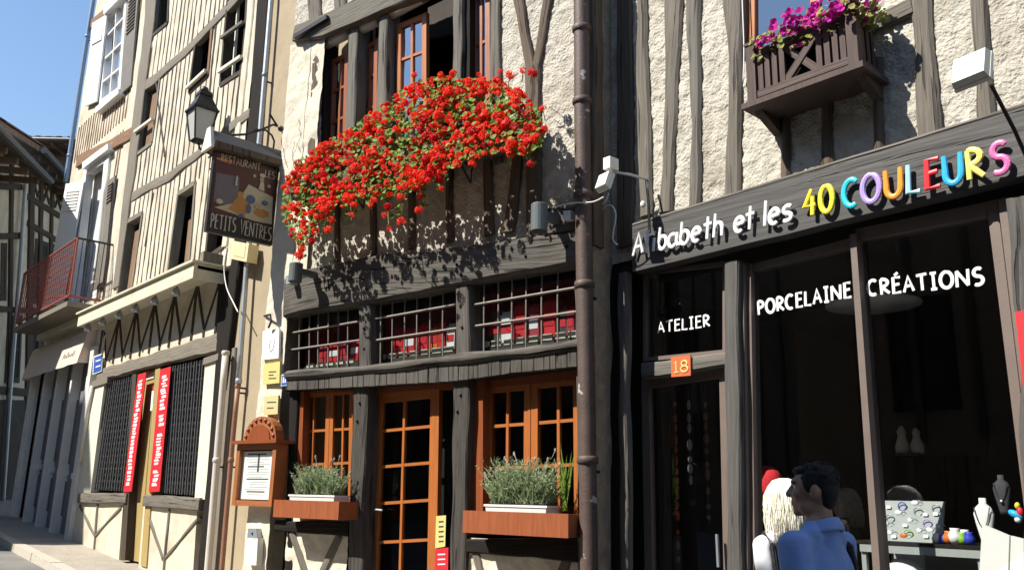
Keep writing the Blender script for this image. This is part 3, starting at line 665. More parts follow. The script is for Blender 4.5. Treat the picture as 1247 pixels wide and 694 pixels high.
# barred transoms
TR = [([(353, 386), (436, 370), (437, 445), (353, 453)], (365, 377, 388, 400, 412, 424), ((358, 405, 436, 391.5), (354, 426, 436, 414.5))),
      ([(450, 368), (554, 346), (555, 433), (450, 443)], (453, 464, 478, 493, 508, 524, 540), ((451, 389.5, 554, 371), (450, 415.5, 554, 400))),
      ([(571, 342), (699, 318), (700, 413), (571, 429)], (576, 590, 607, 624, 641, 660.5, 680), ((573, 372, 699, 350.5), (572, 398, 699, 380)))]
for q, vs, hs in TR:
    gr = thing('window_grille', 'x', 'grille', P2.p(*P2.at(*q[3], 0)), 'iron grilles over the transom windows')
    (tl, tr, br, bl) = q
    for x in vs:
        t = (x - tl[0]) / (tr[0] - tl[0]); y0 = tl[1] + (tr[1] - tl[1]) * t; y1 = bl[1] + (br[1] - bl[1]) * t
        a = P2.at(x, y0 - 4, -.03); b = P2.at(x - .8, y1 + 4, -.03)
        m_ = MB(); m_.tube([P2.p(a[0], a[1], -.03), P2.p((a[0] + b[0]) / 2 + U(-.006, .006), (a[1] + b[1]) / 2, -.03), P2.p(b[0], b[1], -.03)], .0082, 6); m_.build('upright_bar', 'bar', gr)
    for x0, y0, x1, y1 in hs:
        a = P2.at(x0 - 3, y0 + .4, -.014); b = P2.at(x1 + 3, y1 - .4, -.014); m_ = MB(); m_.tube([P2.p(a[0], a[1], -.016), P2.p(b[0], b[1], -.016)], .011, 6); m_.build('cross_bar', 'bar', gr)
    pm = MB(); w_ = [P2.at(x, y, -.12) for x, y in q]; pm.add([P2.p(u, v, -.12) for u, v in w_], [(3, 2, 1, 0)]); pm.build('pane', 'glass', rest)
    gr['label'] = {353: 'leftmost rusty iron grille, left of both transom posts', 450: 'middle iron grille between the two short transom posts', 571: 'widest iron grille, nearest the brown downpipe'}[q[0][0]]
slab(P2, [(372, 404), (436, 392), (437, 447), (372, 452)], -.34, -.32).build('curtain', 'curtain', rest)
slab(P2, [(464, 386), (554, 368), (555, 432), (470, 441)], -.34, -.32).build('curtain', 'curtain', rest)
slab(P2, [(584, 360), (700, 338), (701, 414), (586, 428)], -.34, -.32).build('curtain', 'curtain', rest)
# shelf with cartons behind the bars
sh = P2.at(353, 452, -.12)[1]; sh2 = P2.at(700, 412, -.12)[1]
slab(P2, [(353, 449), (700, 409), (701, 416), (353, 456)], -.55, -.13).build('inner_shelf', 'dim', rest)
bl = MB()
x = 373
while x < 696:
    if not (434 < x + 6 < 452 or 551 < x < 572):
        t = (x - 353) / 347; y = 450.5 - 40.5 * t; h = 5 + 3 * t
        slab(P2, [(x, y - h), (x + 8 + 5 * t, y - h - 1), (x + 8 + 5 * t, y - 1), (x, y)], -.145, -.125).build('shelf_block', 'cream', rest)
    x += 11.5 + 5 * (x - 353) / 347
# windows, door
rv = slab
for q in (((362, 474), (370, 474), (366, 605), (357, 605)), ((571, 462), (588, 460), (588, 640), (568, 642))):
    slab(P2, list(q), -.2, -.03).build('window_reveal', 'orange_dk', rest)
slab(P2, [(362, 470), (430, 466), (430, 477), (362, 480)], -.2, -.09).build('window_head', 'orange_dk', rest)
slab(P2, [(571, 458), (706, 442), (706, 462), (571, 474)], -.2, -.09).build('window_head', 'orange_dk', rest)
slab(P2, [(450, 470), (552, 460), (552, 472), (450, 480)], -.2, -.08).build('door_head', 'orange_dk', rest)
wz = -.11
win(P2, [(365, 478), (402, 475), (398, 612), (360, 613)], wz, rest, 'orange', .055, (.46,), (.36, .66), .024)
win(P2, [(402.5, 475), (430, 473), (428, 611), (398.5, 612)], wz, rest, 'orange', .05, (.55,), (.36, .66), .024)
win(P2, [(590, 470), (646, 464), (645, 640), (588, 640)], wz, rest, 'orange', .065, (.5,), (.30, .60), .026)
win(P2, [(647, 464), (706, 457), (708, 640), (646, 640)], wz, rest, 'orange', .065, (.55,), (.30, .60), .026)
ub_ = P2.at(356, 605, -.1)
dd = win(P2, [(456, 478), (535, 469), (529, 830), (443, 830)], wz, rest, 'orange', .105, (.47,), (.145, .275, .405, .54, .67), .026, name='door')
hm = MB(); a = P2.at(459, 620, wz + .04); hm.tube([P2.p(a[0] - .02, a[1], wz), P2.p(a[0] - .02, a[1], wz + .05), P2.p(a[0] + .08, a[1] - .005, wz + .05)], .009); hm.build('door_handle', 'zinc', dd)
slab(P2, [(536, 470), (551, 467), (546, 830), (530, 830)], -.3, -.25).build('door_leaf', 't_black', rest)
nt_ = tag(slab(P2, [(531, 628), (543, 627), (542, 665), (530, 667)], -.105, -.1).build('notice', 'yellow'), 'narrow yellow notice on the restaurant door, above the red one', 'notice')
for k in range(5): slab(P2, [(534, 634 + k * 6), (540, 633.6 + k * 6), (540, 635.4 + k * 6), (534, 635.8 + k * 6)], -.1, -.098).build('text_line', 'ink', nt_)
nt2 = tag(slab(P2, [(530, 668), (546, 666), (545, 720), (528, 722)], -.105, -.1).build('notice', 'red'), 'red notice low on the restaurant door, under the yellow one', 'notice')
for k in range(3): slab(P2, [(533, 674 + k * 6), (542, 673.5 + k * 6), (542, 675 + k * 6), (533, 675.5 + k * 6)], -.1, -.098).build('text_line', 'l_white', nt2)
# wall under the windows
for x0, x1, yb in ((352, 425, 640), (569, 706, 660)):
    a = P2.at(x0, yb, 0)[0]; b = P2.at(x1, yb, 0)[0]; vt_ = P2.at(x0, yb - (18 if x0 < 400 else 6), 0)[1]
    wall_sheet(P2, a - .02, b, -.2, vt_, .03, .012, [], 8, x0).build('wall', 'stone', rest, True)
beam(P2, [(334, 633, 646), (380, 634, 650), (424, 634, 652)], .04, -.2, wob=.01).build('sill_beam', 't_black', rest)
beam(P2, [(563, 656, 672), (630, 656, 678), (708, 657, 683)], .045, -.2, wob=.01).build('sill_beam', 't_black', rest)
for a, b in (((354, 648), (378, 720)), ((412, 652), (380, 720)), ((578, 672), (600, 760)), ((690, 680), (660, 760))): line(P2, a, b, .085, .02).build('timber_brace', 't_grey', rest)
# wooden pegs and iron nails in the old frame
for x, y, w_ in ((442, 340, .092), (446, 352, .092), (556, 322, .092), (561, 334, .092), (640, 312, .092), (690, 300, .092), (400, 350, .092), (560, 480, .058), (556, 500, .058), (437, 490, .058), (434, 512, .058), (560, 372, .056), (562, 398, .056), (443, 400, .056), (443, 424, .056)):
    u_, v_ = P2.at(x, y, w_); b = MB(); b.tube([P2.p(u_, v_, w_ - .02), P2.p(u_, v_, w_ + .004), P2.p(u_, v_, w_ + .010)], [.014, .014, .009], 7); b.build('peg', 't_black' if y < 365 else 't_beam', rest)
# mortar cracks on the pier
for k in range(5):
    x, y = U(333, 372), U(80, 300); b = MB(); pts_ = [P2.pp(x, y, .056)]
    for j in range(6): x += U(-3, 3); y += U(4, 9); pts_.append(P2.pp(x, y, .054 + U(-.004, .004)))
    b.tube(pts_, .0035, 4); b.build('wall_crack', 'rubble', rest)
# ------------------------------------------------------------------ the cream timbered house
tim = thing('timbered_house', 'tall cream house with thin close set timbers and a canopy, left of the restaurant', 'house', P3.p(-13.5, .6))
uA, uB = P3.at(112, 450, 0)[0], P3.at(312, 20, 0)[0]
zC = P3.at(170, 372, 0)[1]                        # canopy level
Wq = dict(a=[(186, -60), (208, -60), (204, 28), (184, 45)], b=[(239, 47), (259, 26), (253, 92), (230, 113)], c=[(281, -40), (304, -60), (296, 86), (268, 104)],
          d=[(176, 106), (195, 93), (185, 174), (162.5, 191)], e=[(155, 270), (173.5, 259), (160, 352), (142, 364)], f=[(217, 236), (238, 222), (230, 320), (204, 332)], g=[(262, 205), (284, 190), (272, 300), (250, 316)])
holes = [pxs(P3, q) for q in Wq.values()]
wall_sheet(P3, uA, uB + .05, zC - .1, 13.5, .06, .006, holes, 4, 20).build('wall', 'plaster', tim, True)
uslab(P3, uB + .05, -.2, P2.p(u_l, 0).x + .35, 13.5, -.4, -.03).build('side_strip', 'tan_plaster_shade', tim)
slab(P3, [(312, -60), (326, -60), (314, 110), (300, 110)], -.3, -.06).build('gap_board', 't_black', tim) if 0 else None
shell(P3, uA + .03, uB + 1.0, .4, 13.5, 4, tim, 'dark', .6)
post(P3, [(318, 331, -60), (313, 326, 0), (303, 315, 138), (292, 306, 260), (276, 287, 345), (266, 272, 470)], .05, -.05, wob=.006).build('corner_post', 't_black', tim)
post(P3, [(266, 277, 335), (262, 271, 470), (240, 249, 694), (236, 246, 760)], .04, -.1, wob=.006).build('corner_post', 't_black', tim)
post(P3, [(274, 286, 425), (268, 280, 500), (246, 262, 694), (240, 256, 760)], .0, -.1, wob=.004).build('corner_post', 't_studgrey', tim)
post(P3, [(306, 314, -60), (300, 307, 20), (296, 303, 60), (288, 294, 140), (270, 276, 300)], .02, -.05, wob=.006).build('timber_post', 'plaster', tim)
post(P3, [(182, 193, -60), (175, 186, 35), (163, 173, 130), (153, 163, 215), (143, 150, 300), (137, 144, 350)], .03, -.05, wob=.012).build('timber_post', 't_studgrey', tim)
b1 = [(176, 99, 111), (198, 82, 93), (222, 60, 71), (245, 38, 49), (262, 19, 30), (278, 1, 13), (312, -38, -26)]
b2 = [(155, 237, 248), (186, 219, 230), (204, 211, 221), (235, 186, 197), (270, 158, 169), (306, 129, 141)]
beam(P3, b1, .022, wob=.012).build('floor_beam', 't_studgrey', tim)
beam(P3, b2, .022, wob=.014).build('floor_beam', 't_studgrey', tim)
def bv(b, u, top):
    pts = [P3.at(x, (t if top else bo), .02) for x, t, bo in b]
    for p, q in zip(pts[:-1], pts[1:]):
        if u <= q[0] or q is pts[-1]: return p[1] + (q[1] - p[1]) * (u - p[0]) / (q[0] - p[0])
def spans(u):                                     # wall left over beside the windows, at this u
    lo, hi = zC + .02, 13.45; cuts = []
    for b in (b1, b2): cuts.append((bv(b, u, 0), bv(b, u, 1)))
    for h in holes:
        us = [p[0] for p in h]
        if min(us) - .03 < u < max(us) + .03:
            top = h[0][1] + (h[1][1] - h[0][1]) * (u - h[0][0]) / (h[1][0] - h[0][0]); bot = h[3][1] + (h[2][1] - h[3][1]) * (u - h[3][0]) / (h[2][0] - h[3][0]); cuts.append((bot - .02, top + .02))
    segs = [(lo, hi)]
    for a, b in cuts:
        n = []
        for s, e in segs:
            if b <= s or a >= e: n.append((s, e)); continue
            if a > s: n.append((s, a))
            if b < e: n.append((b, e))
        segs = n
    return [s for s in segs if s[1] - s[0] > .12]
u = P3.at(150, 300, 0)[0] + .12
i = 0
while u < uB - .02:
    for s, e in spans(u):
        d = U(-.03, .03); wd = U(.034, .052)
        timber(MB(), P3, [(u + d * .3, s, wd), (u - d * .2, (s + e) / 2, wd * U(.9, 1.2)), (u + d, e, wd)], -.03, .005, wob=.006, ch=.002, seg=.3).build('timber_stud', 't_stud', tim)
    u += U(.165, .235); i += 1
for a, b in (((189, 100), (200, 190)), ((186, 235), (176, 300)), ((262, 30), (252, 140)), ((282, 180), (290, 230)), ((300, 20), (286, 140))): line(P3, a, b, .05, .014).build('timber_brace', 't_stud', tim)
# windows without panes in front: dark openings with frames, rails and folded shutters
for k, q in Wq.items():
    P = P3; w_ = [P.at(x, y, .01) for x, y in q]
    fr = MB(); tl, tr, br, bl_ = w_
    for a, b, wd in ((tl, bl_, .06), (tr, br, .06), (tl, tr, .08), (bl_, br, .07)): bar(P, a, b, wd, -.12, .018 if a is not tl or b is not bl_ else .021, fr)
    f = fr.build('window', 't_studgrey' if k in 'def' else 't_stud', tim)
    pm = MB(); pm.add([P.p(u_, v_, -.16) for u_, v_ in w_], [(3, 2, 1, 0)]); pm.build('pane', 'glass', f)
    mid = lambda t: (lerp(tl, bl_, t), lerp(tr, br, t))
    if k in 'bcd':
        for t in {'b': (.93,), 'c': (.62, .9), 'd': (.66,)}[k]: a, b = mid(t); bar(P, a, b, .05, .03, .075).build('rail', 'cream' if k != 'c' or t > .8 else 't_grey', f)
    if k == 'c': a, b = lerp(tl, tr, .3), lerp(bl_, br, .3); bar(P, a, b, .03, -.1, -.06).build('mullion', 'cream', f)
    if k in 'def':
        s0 = .45 if k != 'f' else .62; t0 = .18 if k != 'f' else .42
        q2 = [lerp(lerp(tl, tr, s0), lerp(bl_, br, s0), t0), lerp(tr, br, t0), br, lerp(bl_, br, s0)]
        MB().hexa([P.p(u_, v_, -.08) for u_, v_ in q2] + [P.p(u_, v_, -.04) for u_, v_ in q2]).build('shutter', 't_p4', f)
    if k == 'b': bar(P, tr, br, .07, -.05, .02).build('shutter', 't_p4', f)
# canopy over the ground floor
CE = .47
cl_, cr_ = P3.at(96, 383, CE), P3.at(236, 320, CE); cb = P3.at(236, 334, CE)[1]
cu0 = cl_[0]; cu1 = cr_[0] + .02; ct = (cl_[1] + cr_[1]) / 2; cbm = (cb + P3.at(97, 399, CE)[1]) / 2
can = uslab(P3, cu0, cbm, cu1, ct, CE - .05, CE).build('canopy', 'canopy', tim)
uslab(P3, cu0 + .01, ct - .075, cu1 - .003, ct - .03, .0, CE - .051).build('canopy_board', 'canopy', can)
uslab(P3, cu1 - .06, cbm + .003, cu1 - .003, ct - .003, -.05, CE - .052).build('canopy_end', 'canopy', can)
uslab(P3, cu0 + .003, cbm + .003, cu0 + .06, ct - .003, -.05, CE - .052).build('canopy_end', 'canopy', can)
uslab(P3, cu0 - .03, ct + .001, cu1 + .03, ct + .03, -.02, CE + .04).build('canopy_top', 'canopy', can)
uslab(P3, cu1 - .08, ct + .03, cu1 + .02, ct + .17, .1, CE - .1).build('canopy_block', 't_studgrey', can)
for n_, x in enumerate((109, 126, 145, 164, 186, 211)):
    uu = P3.at(x, 385, CE - .1)[0]
    s_ = thing('canopy_spotlight', ('small grey spotlight under the canopy, beside the awning', 'small grey spotlight under the canopy, second from the awning', 'small grey spotlight under the canopy, third from the awning', 'small grey spotlight under the canopy, third from the restaurant sign', 'small grey spotlight under the canopy, second from the restaurant sign', 'small grey spotlight under the canopy, nearest the restaurant sign')[n_], 'spotlight', P3.p(uu, cbm - .12, CE - .1), 'spotlights under the canopy')
    m_ = MB(); m_.lathe(P3.p(uu, cbm - .10, CE - .1), [(.03, 0), (.05, .0), (.055, .04), (.045, .09), (.02, .12)], 10); m_.build('housing', 'zinc', s_, True)
    m_ = MB(); m_.tube([P3.p(uu, cbm + .0, CE - .1), P3.p(uu, cbm + .3, CE - .1)], .018, 6); m_.build('stem', 'zincdk', s_)
# ground floor
lint = [(118, 450, 464), (160, 438, 452), (210, 422, 440), (268, 404, 426)]
zl = P3.at(200, 425, 0)[1]
uslab(P3, uA, zl - .05, uB - .0, zC + .25, -.1, -.0).build('frieze_panel', 'plaster', tim)
beam(P3, lint, .04, -.08, wob=.012).build('lintel_beam', 't_studgrey', tim)
ft = P3.at(180, 372, .0)[1] - .02; fb = P3.at(180, 430, .02)[1]
ua_, ub_ = P3.at(120, 430, .02)[0], P3.at(263, 390, .02)[0]
n = 6; st_ = (ub_ - ua_) / n
for k in range(n + 1):
    u_ = ua_ + st_ * k + U(-.02, .02)
    timber(MB(), P3, [(u_, fb, .05), (u_, ft + .1, .05)], -.02, .024, wob=.004).build('frieze_post', 't_stud', tim)
    if k < n:
        um_ = u_ + st_ / 2 + U(-.02, .02); vm = fb + .12
        timber(MB(), P3, [(u_ + .02, ft, .06), (um_ - .01, vm, .055)], -.02, .018, wob=.005).build('frieze_brace', 't_stud', tim)
        timber(MB(), P3, [(u_ + st_ - .02, ft, .06), (um_ + .01, vm, .055)], -.02, .015, wob=.005).build('frieze_brace', 't_stud', tim)
        timber(MB(), P3, [(um_, fb, .05), (um_, vm + .04, .05)], -.02, .021, wob=.004).build('frieze_post', 't_stud', tim)
# pilasters, sills and panels
slab(P3, [(113, 464), (128, 459), (110, 600), (95, 604)], -.1, .02).build('pilaster', 'cream', tim)
slab(P3, [(112, 464), (131, 458), (130, 466), (111, 472)], -.1, .05).build('pilaster_cap', 't_studgrey', tim)
slab(P3, [(250, 440), (263, 435), (250, 608), (237, 606)], -.1, .02).build('pilaster', 'cream', tim)
slab(P3, [(248, 436), (266, 430), (265, 438), (247, 444)], -.1, .05).build('pilaster_cap', 't_studgrey', tim)
beam(P3, [(95, 600, 612), (153, 600, 613)], .06, -.1).build('sill_beam', 't_grey', tim)
beam(P3, [(174, 602, 616), (242, 606, 622)], .06, -.1).build('sill_beam', 't_grey', tim)
for q, c0, arms in (([(92, 611), (150, 612), (144, 690), (84, 680)], ((118, 612), (112, 690)), (((96, 615), (114, 652)), ((147, 617), (115, 652)))),
                    ([(175, 615), (240, 621), (232, 740), (166, 720)], ((205, 619), (196, 720)), (((178, 621), (197, 680)), ((240, 632), (198, 682))))):
    slab(P3, q, -.1, .0).build('base_panel', 'plaster', tim)
    line(P3, *c0, .06, .021).build('base_post', 't_grey', tim)
    for a_ in arms: line(P3, *a_, .06, .016).build('base_brace', 't_grey', tim)
slab(P3, [(165, 455), (189, 449), (170, 684), (151, 680)], -.12, -.09).build('door', 'door', tim)
slab(P3, [(161, 456), (166, 455), (152, 682), (147, 682)], -.12, .03).build('door_post', 't_stud', tim)
slab(P3, [(189, 450), (195, 448), (178, 690), (171, 688)], -.12, .02).build('door_post', 'door', tim)
slab(P3, [(178, 455), (188, 452), (187, 460), (177, 463)], -.09, -.075).build('notice_strip', 'cream', tim)
# folding lattice grilles
for q, lab in (([(131, 466), (166, 456), (152, 598), (112, 596)], 'black folding lattice grille left of the ochre door'), ([(208, 446), (251, 437), (238, 603), (198, 600)], 'black folding lattice grille right of the ochre door')):
    gq = [P3.at(x, y, -.02) for x, y in q]; ro = thing('lattice_grille', lab, 'grille', P3.p(*gq[3], 0), 'folding grilles of the timbered house')
    Q = lambda s, t: lerp(lerp(gq[0], gq[1], s), lerp(gq[3], gq[2], s), t)
    wd = abs(gq[1][0] - gq[0][0]); nb = 13
    for i_ in range(nb + 1): bar(P3, Q(i_ / nb, 0), Q(i_ / nb, 1), .022, -.03 - .004 * (i_ % 2), -.012 - .004 * (i_ % 2)).build('upright_bar', 'lattice', ro)
    m_ = MB(); nr = 9
    for r_ in range(nr):
        for i_ in range(nb):
            t0 = (r_ + .1) / nr; t1 = (r_ + .9) / nr
            for (p_, q_), dw in (((Q(i_ / nb, t0), Q((i_ + 1) / nb, t1)), .0), ((Q(i_ / nb, t1), Q((i_ + 1) / nb, t0)), .006)): bar(P3, p_, q_, .011, -.045 - dw, -.039 - dw, m_)
    lt = m_.build('lattice', 'lattice', ro); lt['kind'] = 'stuff'
    bk = MB(); bk.add([P3.p(u_, v_, -.14) for u_, v_ in gq], [(3, 2, 1, 0)]); bk.build('pane', 'glass', ro)
# red printed strips beside the door
for q, lab in (([(168, 456), (178, 453), (160, 598), (150, 599)], 'tall narrow red strip with white print left of the ochre door'), ([(195, 450), (208, 446), (194, 598), (181, 599)], 'tall red strip with larger white print right of the ochre door')):
    bn = tag(slab(P3, q, .03, .04).build('red_banner', 'red'), lab, 'banner', 'red banners by the ochre door')
    gq = [P3.at(x, y, .042) for x, y in q]; Q = lambda s, t: lerp(lerp(gq[0], gq[1], s), lerp(gq[3], gq[2], s), t)
    m_ = MB(); t = .06
    while t < .94:
        dt = U(.012, .028); a0 = U(.15, .3) if 'left' in lab else U(.2, .4)
        if not ('right' in lab and (.34 < t < .38 or .48 < t < .52 or .78 < t < .82)):
            c_ = [Q(a0, t), Q(a0 + U(.3, .5), t), Q(a0 + U(.3, .5), t + dt), Q(a0, t + dt)]
            m_.hexa([P3.p(u_, v_, .0405) for u_, v_ in c_] + [P3.p(u_, v_, .043) for u_, v_ in c_])
        t += dt + U(.006, .014)
    m_.build('print', 'l_white', bn)
pn = tag(slab(P3, [(185, 476), (194, 474), (192, 498), (183, 500)], .0, .012).build('paper_notice', 'paper'), 'white paper notice over the ochre door leaf', 'notice')
slab(P3, [(186, 470), (194, 468), (194, 473), (185.5, 475)], .0, .012).build('heading', 'red', pn)
# street name plate
bs = tag(slab(P3, [(114, 434), (125, 430), (123.5, 452), (112.5, 456)], .05, .062).build('street_sign', 'white'), 'blue street name plate with pale lettering at the left corner under the canopy', 'sign')
slab(P3, [(114.8, 435), (124.4, 431.5), (123, 451), (113.4, 454.6)], .062, .065).build('sign_face', 'blue', bs)
for k in range(2): slab(P3, [(116.5, 439 + k * 7), (122.5, 437 + k * 7), (122.3, 438.6 + k * 7), (116.3, 440.6 + k * 7)], .065, .067).build('text_line', 'l_white', bs)

# ------------------------------------------------------------------ pipes
def pipe(name, lab, P, pts, w, r, m, rings=(), rm=None, n=12, grp=None):
    path = [P.pp(x, y, w) for x, y in pts]; lo = path[-1] if path[-1].z < path[0].z else path[0]
    t = thing(name, lab, 'drainpipe', lo); b = MB(); fine = []
    for a, c in zip(path[:-1], path[1:]):
        k = max(1, int((c - a).length / .3)); fine += [a.lerp(c, i / k) for i in range(k)]
    fine.append(path[-1]); b.tube(fine, r, n); b.build('pipe', m, t, True)
    for y in rings:
        for (x0, y0), (x1, y1) in zip(pts[:-1], pts[1:]):
            if y0 <= y <= y1:
                c = P.pp(x0 + (x1 - x0) * (y - y0) / (y1 - y0), y, w); d = (path[-1] - path[0]).normalized(); d = V((0, 0, -1))
                q = MB(); q.tube([c + V((0, 0, .03)), c + V((0, 0, .02)), c - V((0, 0, .02)), c - V((0, 0, .03))], [r * 1.05, r * 1.22, r * 1.22, r * 1.05], n); q.build('collar', rm or m, t, True)
                q = MB(); q.tube([c + V((0, 0, -.08)), c - P.N * (w + .03) + V((0, 0, -.08))], .012, 6); q.build('bracket', 'iron', t)
    return t
pipe('downpipe', 'brown rust flecked downpipe between the restaurant and the shop', P2, [(707.5, -120), (708, 0), (709, 150), (711, 300), (714, 450), (717.5, 694), (718, 780)], .13, .066, 'rust', (36, 124, 238, 347, 560), None, 14)
pipe('downpipe', 'thin zinc blue downpipe behind the hanging restaurant sign', P3, [(333, -60), (330, 0), (322.5, 92), (317, 159), (300, 330), (290.5, 466)], .07, .034, 'zinc', (92, 300, 464))
pipe('downpipe', 'thin copper brown pipe below the zinc one, left of the menu case', P3, [(290, 467), (283, 540), (270, 694), (266, 750)], .07, .030, 'redbrownpipe', (470, 560))
pipe('downpipe', 'pale painted pipe at the right corner of the canopied ground floor', P3, [(275, 428), (269, 500), (253, 694), (249, 740)], .09, .042, 'pinkpipe', (430, 560))
# ------------------------------------------------------------------ the house with the red balcony
bal = thing('balcony_house', 'narrow cream house with white shutters over a shaded grey shopfront', 'house', P4.p(-18, .9))
vU0, vU1 = P4.at(84, 220, 0)[0], uA + .0
v4 = P4.at(70, 440, 0)[1]
h1 = pxs(P4, [(124, 20), (152, -10), (146, 112), (120, 128)]); h2 = pxs(P4, [(103, 208), (130, 190), (112, 365), (90, 372)])
wall_sheet(P4, vU0 + .02, vU1 + .12, v4, 13.5, .07, .006, [h1, h2], 4, 31).build('wall', 'plaster', bal, True)
shell(P4, vU0 + .03, vU1, .4, 13.5, 4, bal, 'dim', .5)
uslab(P4, vU0 - .02, .6, vU0 + .1, 13.5, -4, -.02).build('flank_wall', 'plaster', bal)
beam(P4, [(93, 190, 203), (128, 173, 186), (160, 155, 168)], .06).build('floor_beam', 't_p4', bal)
beam(P4, [(110, 25, 34), (128, 10, 19), (150, -12, -2)], .05).build('floor_beam', 't_p4', bal)
pat = [(vU0 + .22 + k * .17) for k in range(22)]
for u_ in pat:
    if u_ > vU1 - .1: break
    t1, t0 = P4.at(120, 128, 0)[1], P4.at(100, 190, 0)[1]
    timber(MB(), P4, [(u_, t0, .05), (u_ + U(-.02, .02), t1 - .12, .05)], -.03, .014, seg=.4).build('timber_stud', 't_p4', bal)
    if u_ > P4.at(137, 230, 0)[0]: timber(MB(), P4, [(u_, v4 + .1, .05), (u_ + U(-.03, .03), t0 - .25, .05)], -.03, .014, seg=.4).build('timber_stud', 't_p4', bal)
    if u_ > P4.at(160, 50, 0)[0] or u_ < h1[0][0] - .6: timber(MB(), P4, [(u_, t1, .05), (u_ + U(-.03, .03), 13.4, .05)], -.03, .014, seg=.4).build('timber_stud', 't_p4', bal)
# upper window
wq_ = [(129, 20), (155, -12), (146, 112), (120, 130)]
fw_ = win(P4, wq_, .02, bal, 'white', .14, (.5,), (.25, .5, .75), .045, glass='glass_up', th=.12)
slab(P4, [(116, 131), (144, 108), (144, 114), (116, 138)], -.02, .14).build('sill', 'white', fw_)
slab(P4, [(126, 18), (158, -14), (158, -22), (126, 9)], -.02, .12).build('hood', 'white', fw_)
def shutter(P, quad, w, par, m='white', louv=(.1, .5), n=10, ang=0):
    q = [P.at(x, y, w) for x, y in quad]; Q = lambda s, t: lerp(lerp(q[0], q[1], s), lerp(q[3], q[2], s), t)
    o = MB().hexa([P.p(u_, v_, w - .02) for u_, v_ in q] + [P.p(u_, v_, w + .015) for u_, v_ in q]).build('shutter', m, par)
    for k in range(n):
        t = louv[0] + (louv[1] - louv[0]) * k / n; dt = (louv[1] - louv[0]) / n * .55
        c_ = [Q(.15, t), Q(.85, t), Q(.85, t + dt), Q(.15, t + dt)]
        MB().hexa([P.p(u_, v_, w + .015) for u_, v_ in c_] + [P.p(c_[0][0], c_[0][1], w + .022), P.p(c_[1][0], c_[1][1], w + .022), P.p(c_[2][0], c_[2][1], w + .04), P.p(c_[3][0], c_[3][1], w + .04)]).build('slat', m, o)
    return o
shutter(P4, [(113, 29), (131, 18), (118, 124), (104, 130)], .06, bal, louv=(.08, .46), n=1)
def side_shutter(xpx, ytop, ybot, par, P=P4):          # a leaf standing out square to the wall
    a = P.at(xpx, ytop, .05); b = P.at(xpx, ybot, .05)
    o = uslab(P, a[0] - .02, b[1], a[0] + .02, a[1], .02, .55).build('shutter', 'white', par)
    n_ = 14
    for k in range(n_):
        v = a[1] - (a[1] - b[1]) * (k + .5) / n_ * .5; MB().box(*( [tuple(min(c) for c in zip(*ps)), tuple(max(c) for c in zip(*ps))] )) if 0 else None
        m_ = MB(); m_.hexa([P.p(a[0] + .02 + d * .02, v + e, w) for d, e in ((0, -.03), (1, -.03), (1, -.01), (0, .03)) for w in ()] or [P.p(a[0] + d, v + e, w) for w in (.08, .5) for d, e in ((.02, -.03), (.05, -.03), (.05, -.015), (.02, .02))]); m_.build('slat', 'white', o)
    return o
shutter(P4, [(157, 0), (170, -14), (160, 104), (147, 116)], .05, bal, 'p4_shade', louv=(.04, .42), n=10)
# balcony window
f2 = MB()
for q in ([(102, 206), (106, 202), (86, 376), (82, 378)], [(127, 191), (133, 186), (117, 362), (111, 366)], [(106, 202), (128, 190), (127, 198), (105, 212)]): slab(P4, q, -.1, .05, f2)
f2 = f2.build('window', 'white', bal)
slab(P4, [(105, 211), (127, 197), (111, 366), (86, 376)], -.24, -.2).build('door_leaf', 'greypaint', f2)
slab(P4, [(114, 206), (117, 204), (98, 371), (95, 373)], -.199, -.17).build('mullion', 'white', f2)
slab(P4, [(100, 198), (131, 175), (131, 182), (100, 206)], -.02, .14).build('hood', 'white', f2)
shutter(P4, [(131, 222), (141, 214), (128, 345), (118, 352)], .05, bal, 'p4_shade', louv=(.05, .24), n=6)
shutter(P4, [(81, 224), (103, 222), (76, 372), (54, 372)], .10, bal, louv=(.06, .24), n=7)
uslab(P4, P4.at(94, 225, 0)[0], P4.at(94, 360, 0)[1], P4.at(99, 225, 0)[0], P4.at(94, 220, 0)[1], .02, .05).build('curtain', 'greypaint', bal) if 0 else None
# balcony
BE = .63
bl0, bl1 = P4.at(30, 333, BE), P4.at(95, 290, BE); bb = P4.at(88, 364, BE)[1]; bb2 = P4.at(40, 385, BE)[1]
u0_, u1_ = bl0[0], bl1[0]; vt_ = (bl0[1] + bl1[1]) / 2; vb_ = (bb + bb2) / 2
bk = thing('balcony', 'small balcony with a rust red mesh railing above the awning', 'balcony', P4.p(u0_, vb_ - .2))
uslab(P4, u0_ - .05, vb_ - .13, u1_ + .05, vb_ - .04, -.05, BE + .03).build('floor_slab', 't_studgrey', bk)
uslab(P4, u0_ - .03, vb_ - .24, u1_ - .05, vb_ - .131, -.05, .22).build('floor_beam', 'canopy', bk)
def rb(a, b, r=.018, m='balcred', nm='rail'): t_ = MB(); t_.tube([a, b], r, 6); t_.build(nm, m, bk)
for v in (vt_, vb_ + .06):
    rb(P4.p(u0_, v, BE), P4.p(u1_, v, BE), .022); rb(P4.p(u1_, v, BE), P4.p(u1_, v, .0), .02, 'iron' if v == vt_ else 'balcred'); rb(P4.p(u0_, v, BE), P4.p(u0_, v, .0), .02)
n_ = 26
for k in range(n_ + 1): t = k / n_; u_ = u0_ + (u1_ - u0_) * t; rb(P4.p(u_, vb_ + .06, BE), P4.p(u_, vt_, BE), .008 if k % 13 else .02, nm='baluster')
for k in range(1, 7): rb(P4.p(u1_, vb_ + .06, BE * k / 7), P4.p(u1_, vt_, BE * k / 7), .008, 'iron', 'baluster')
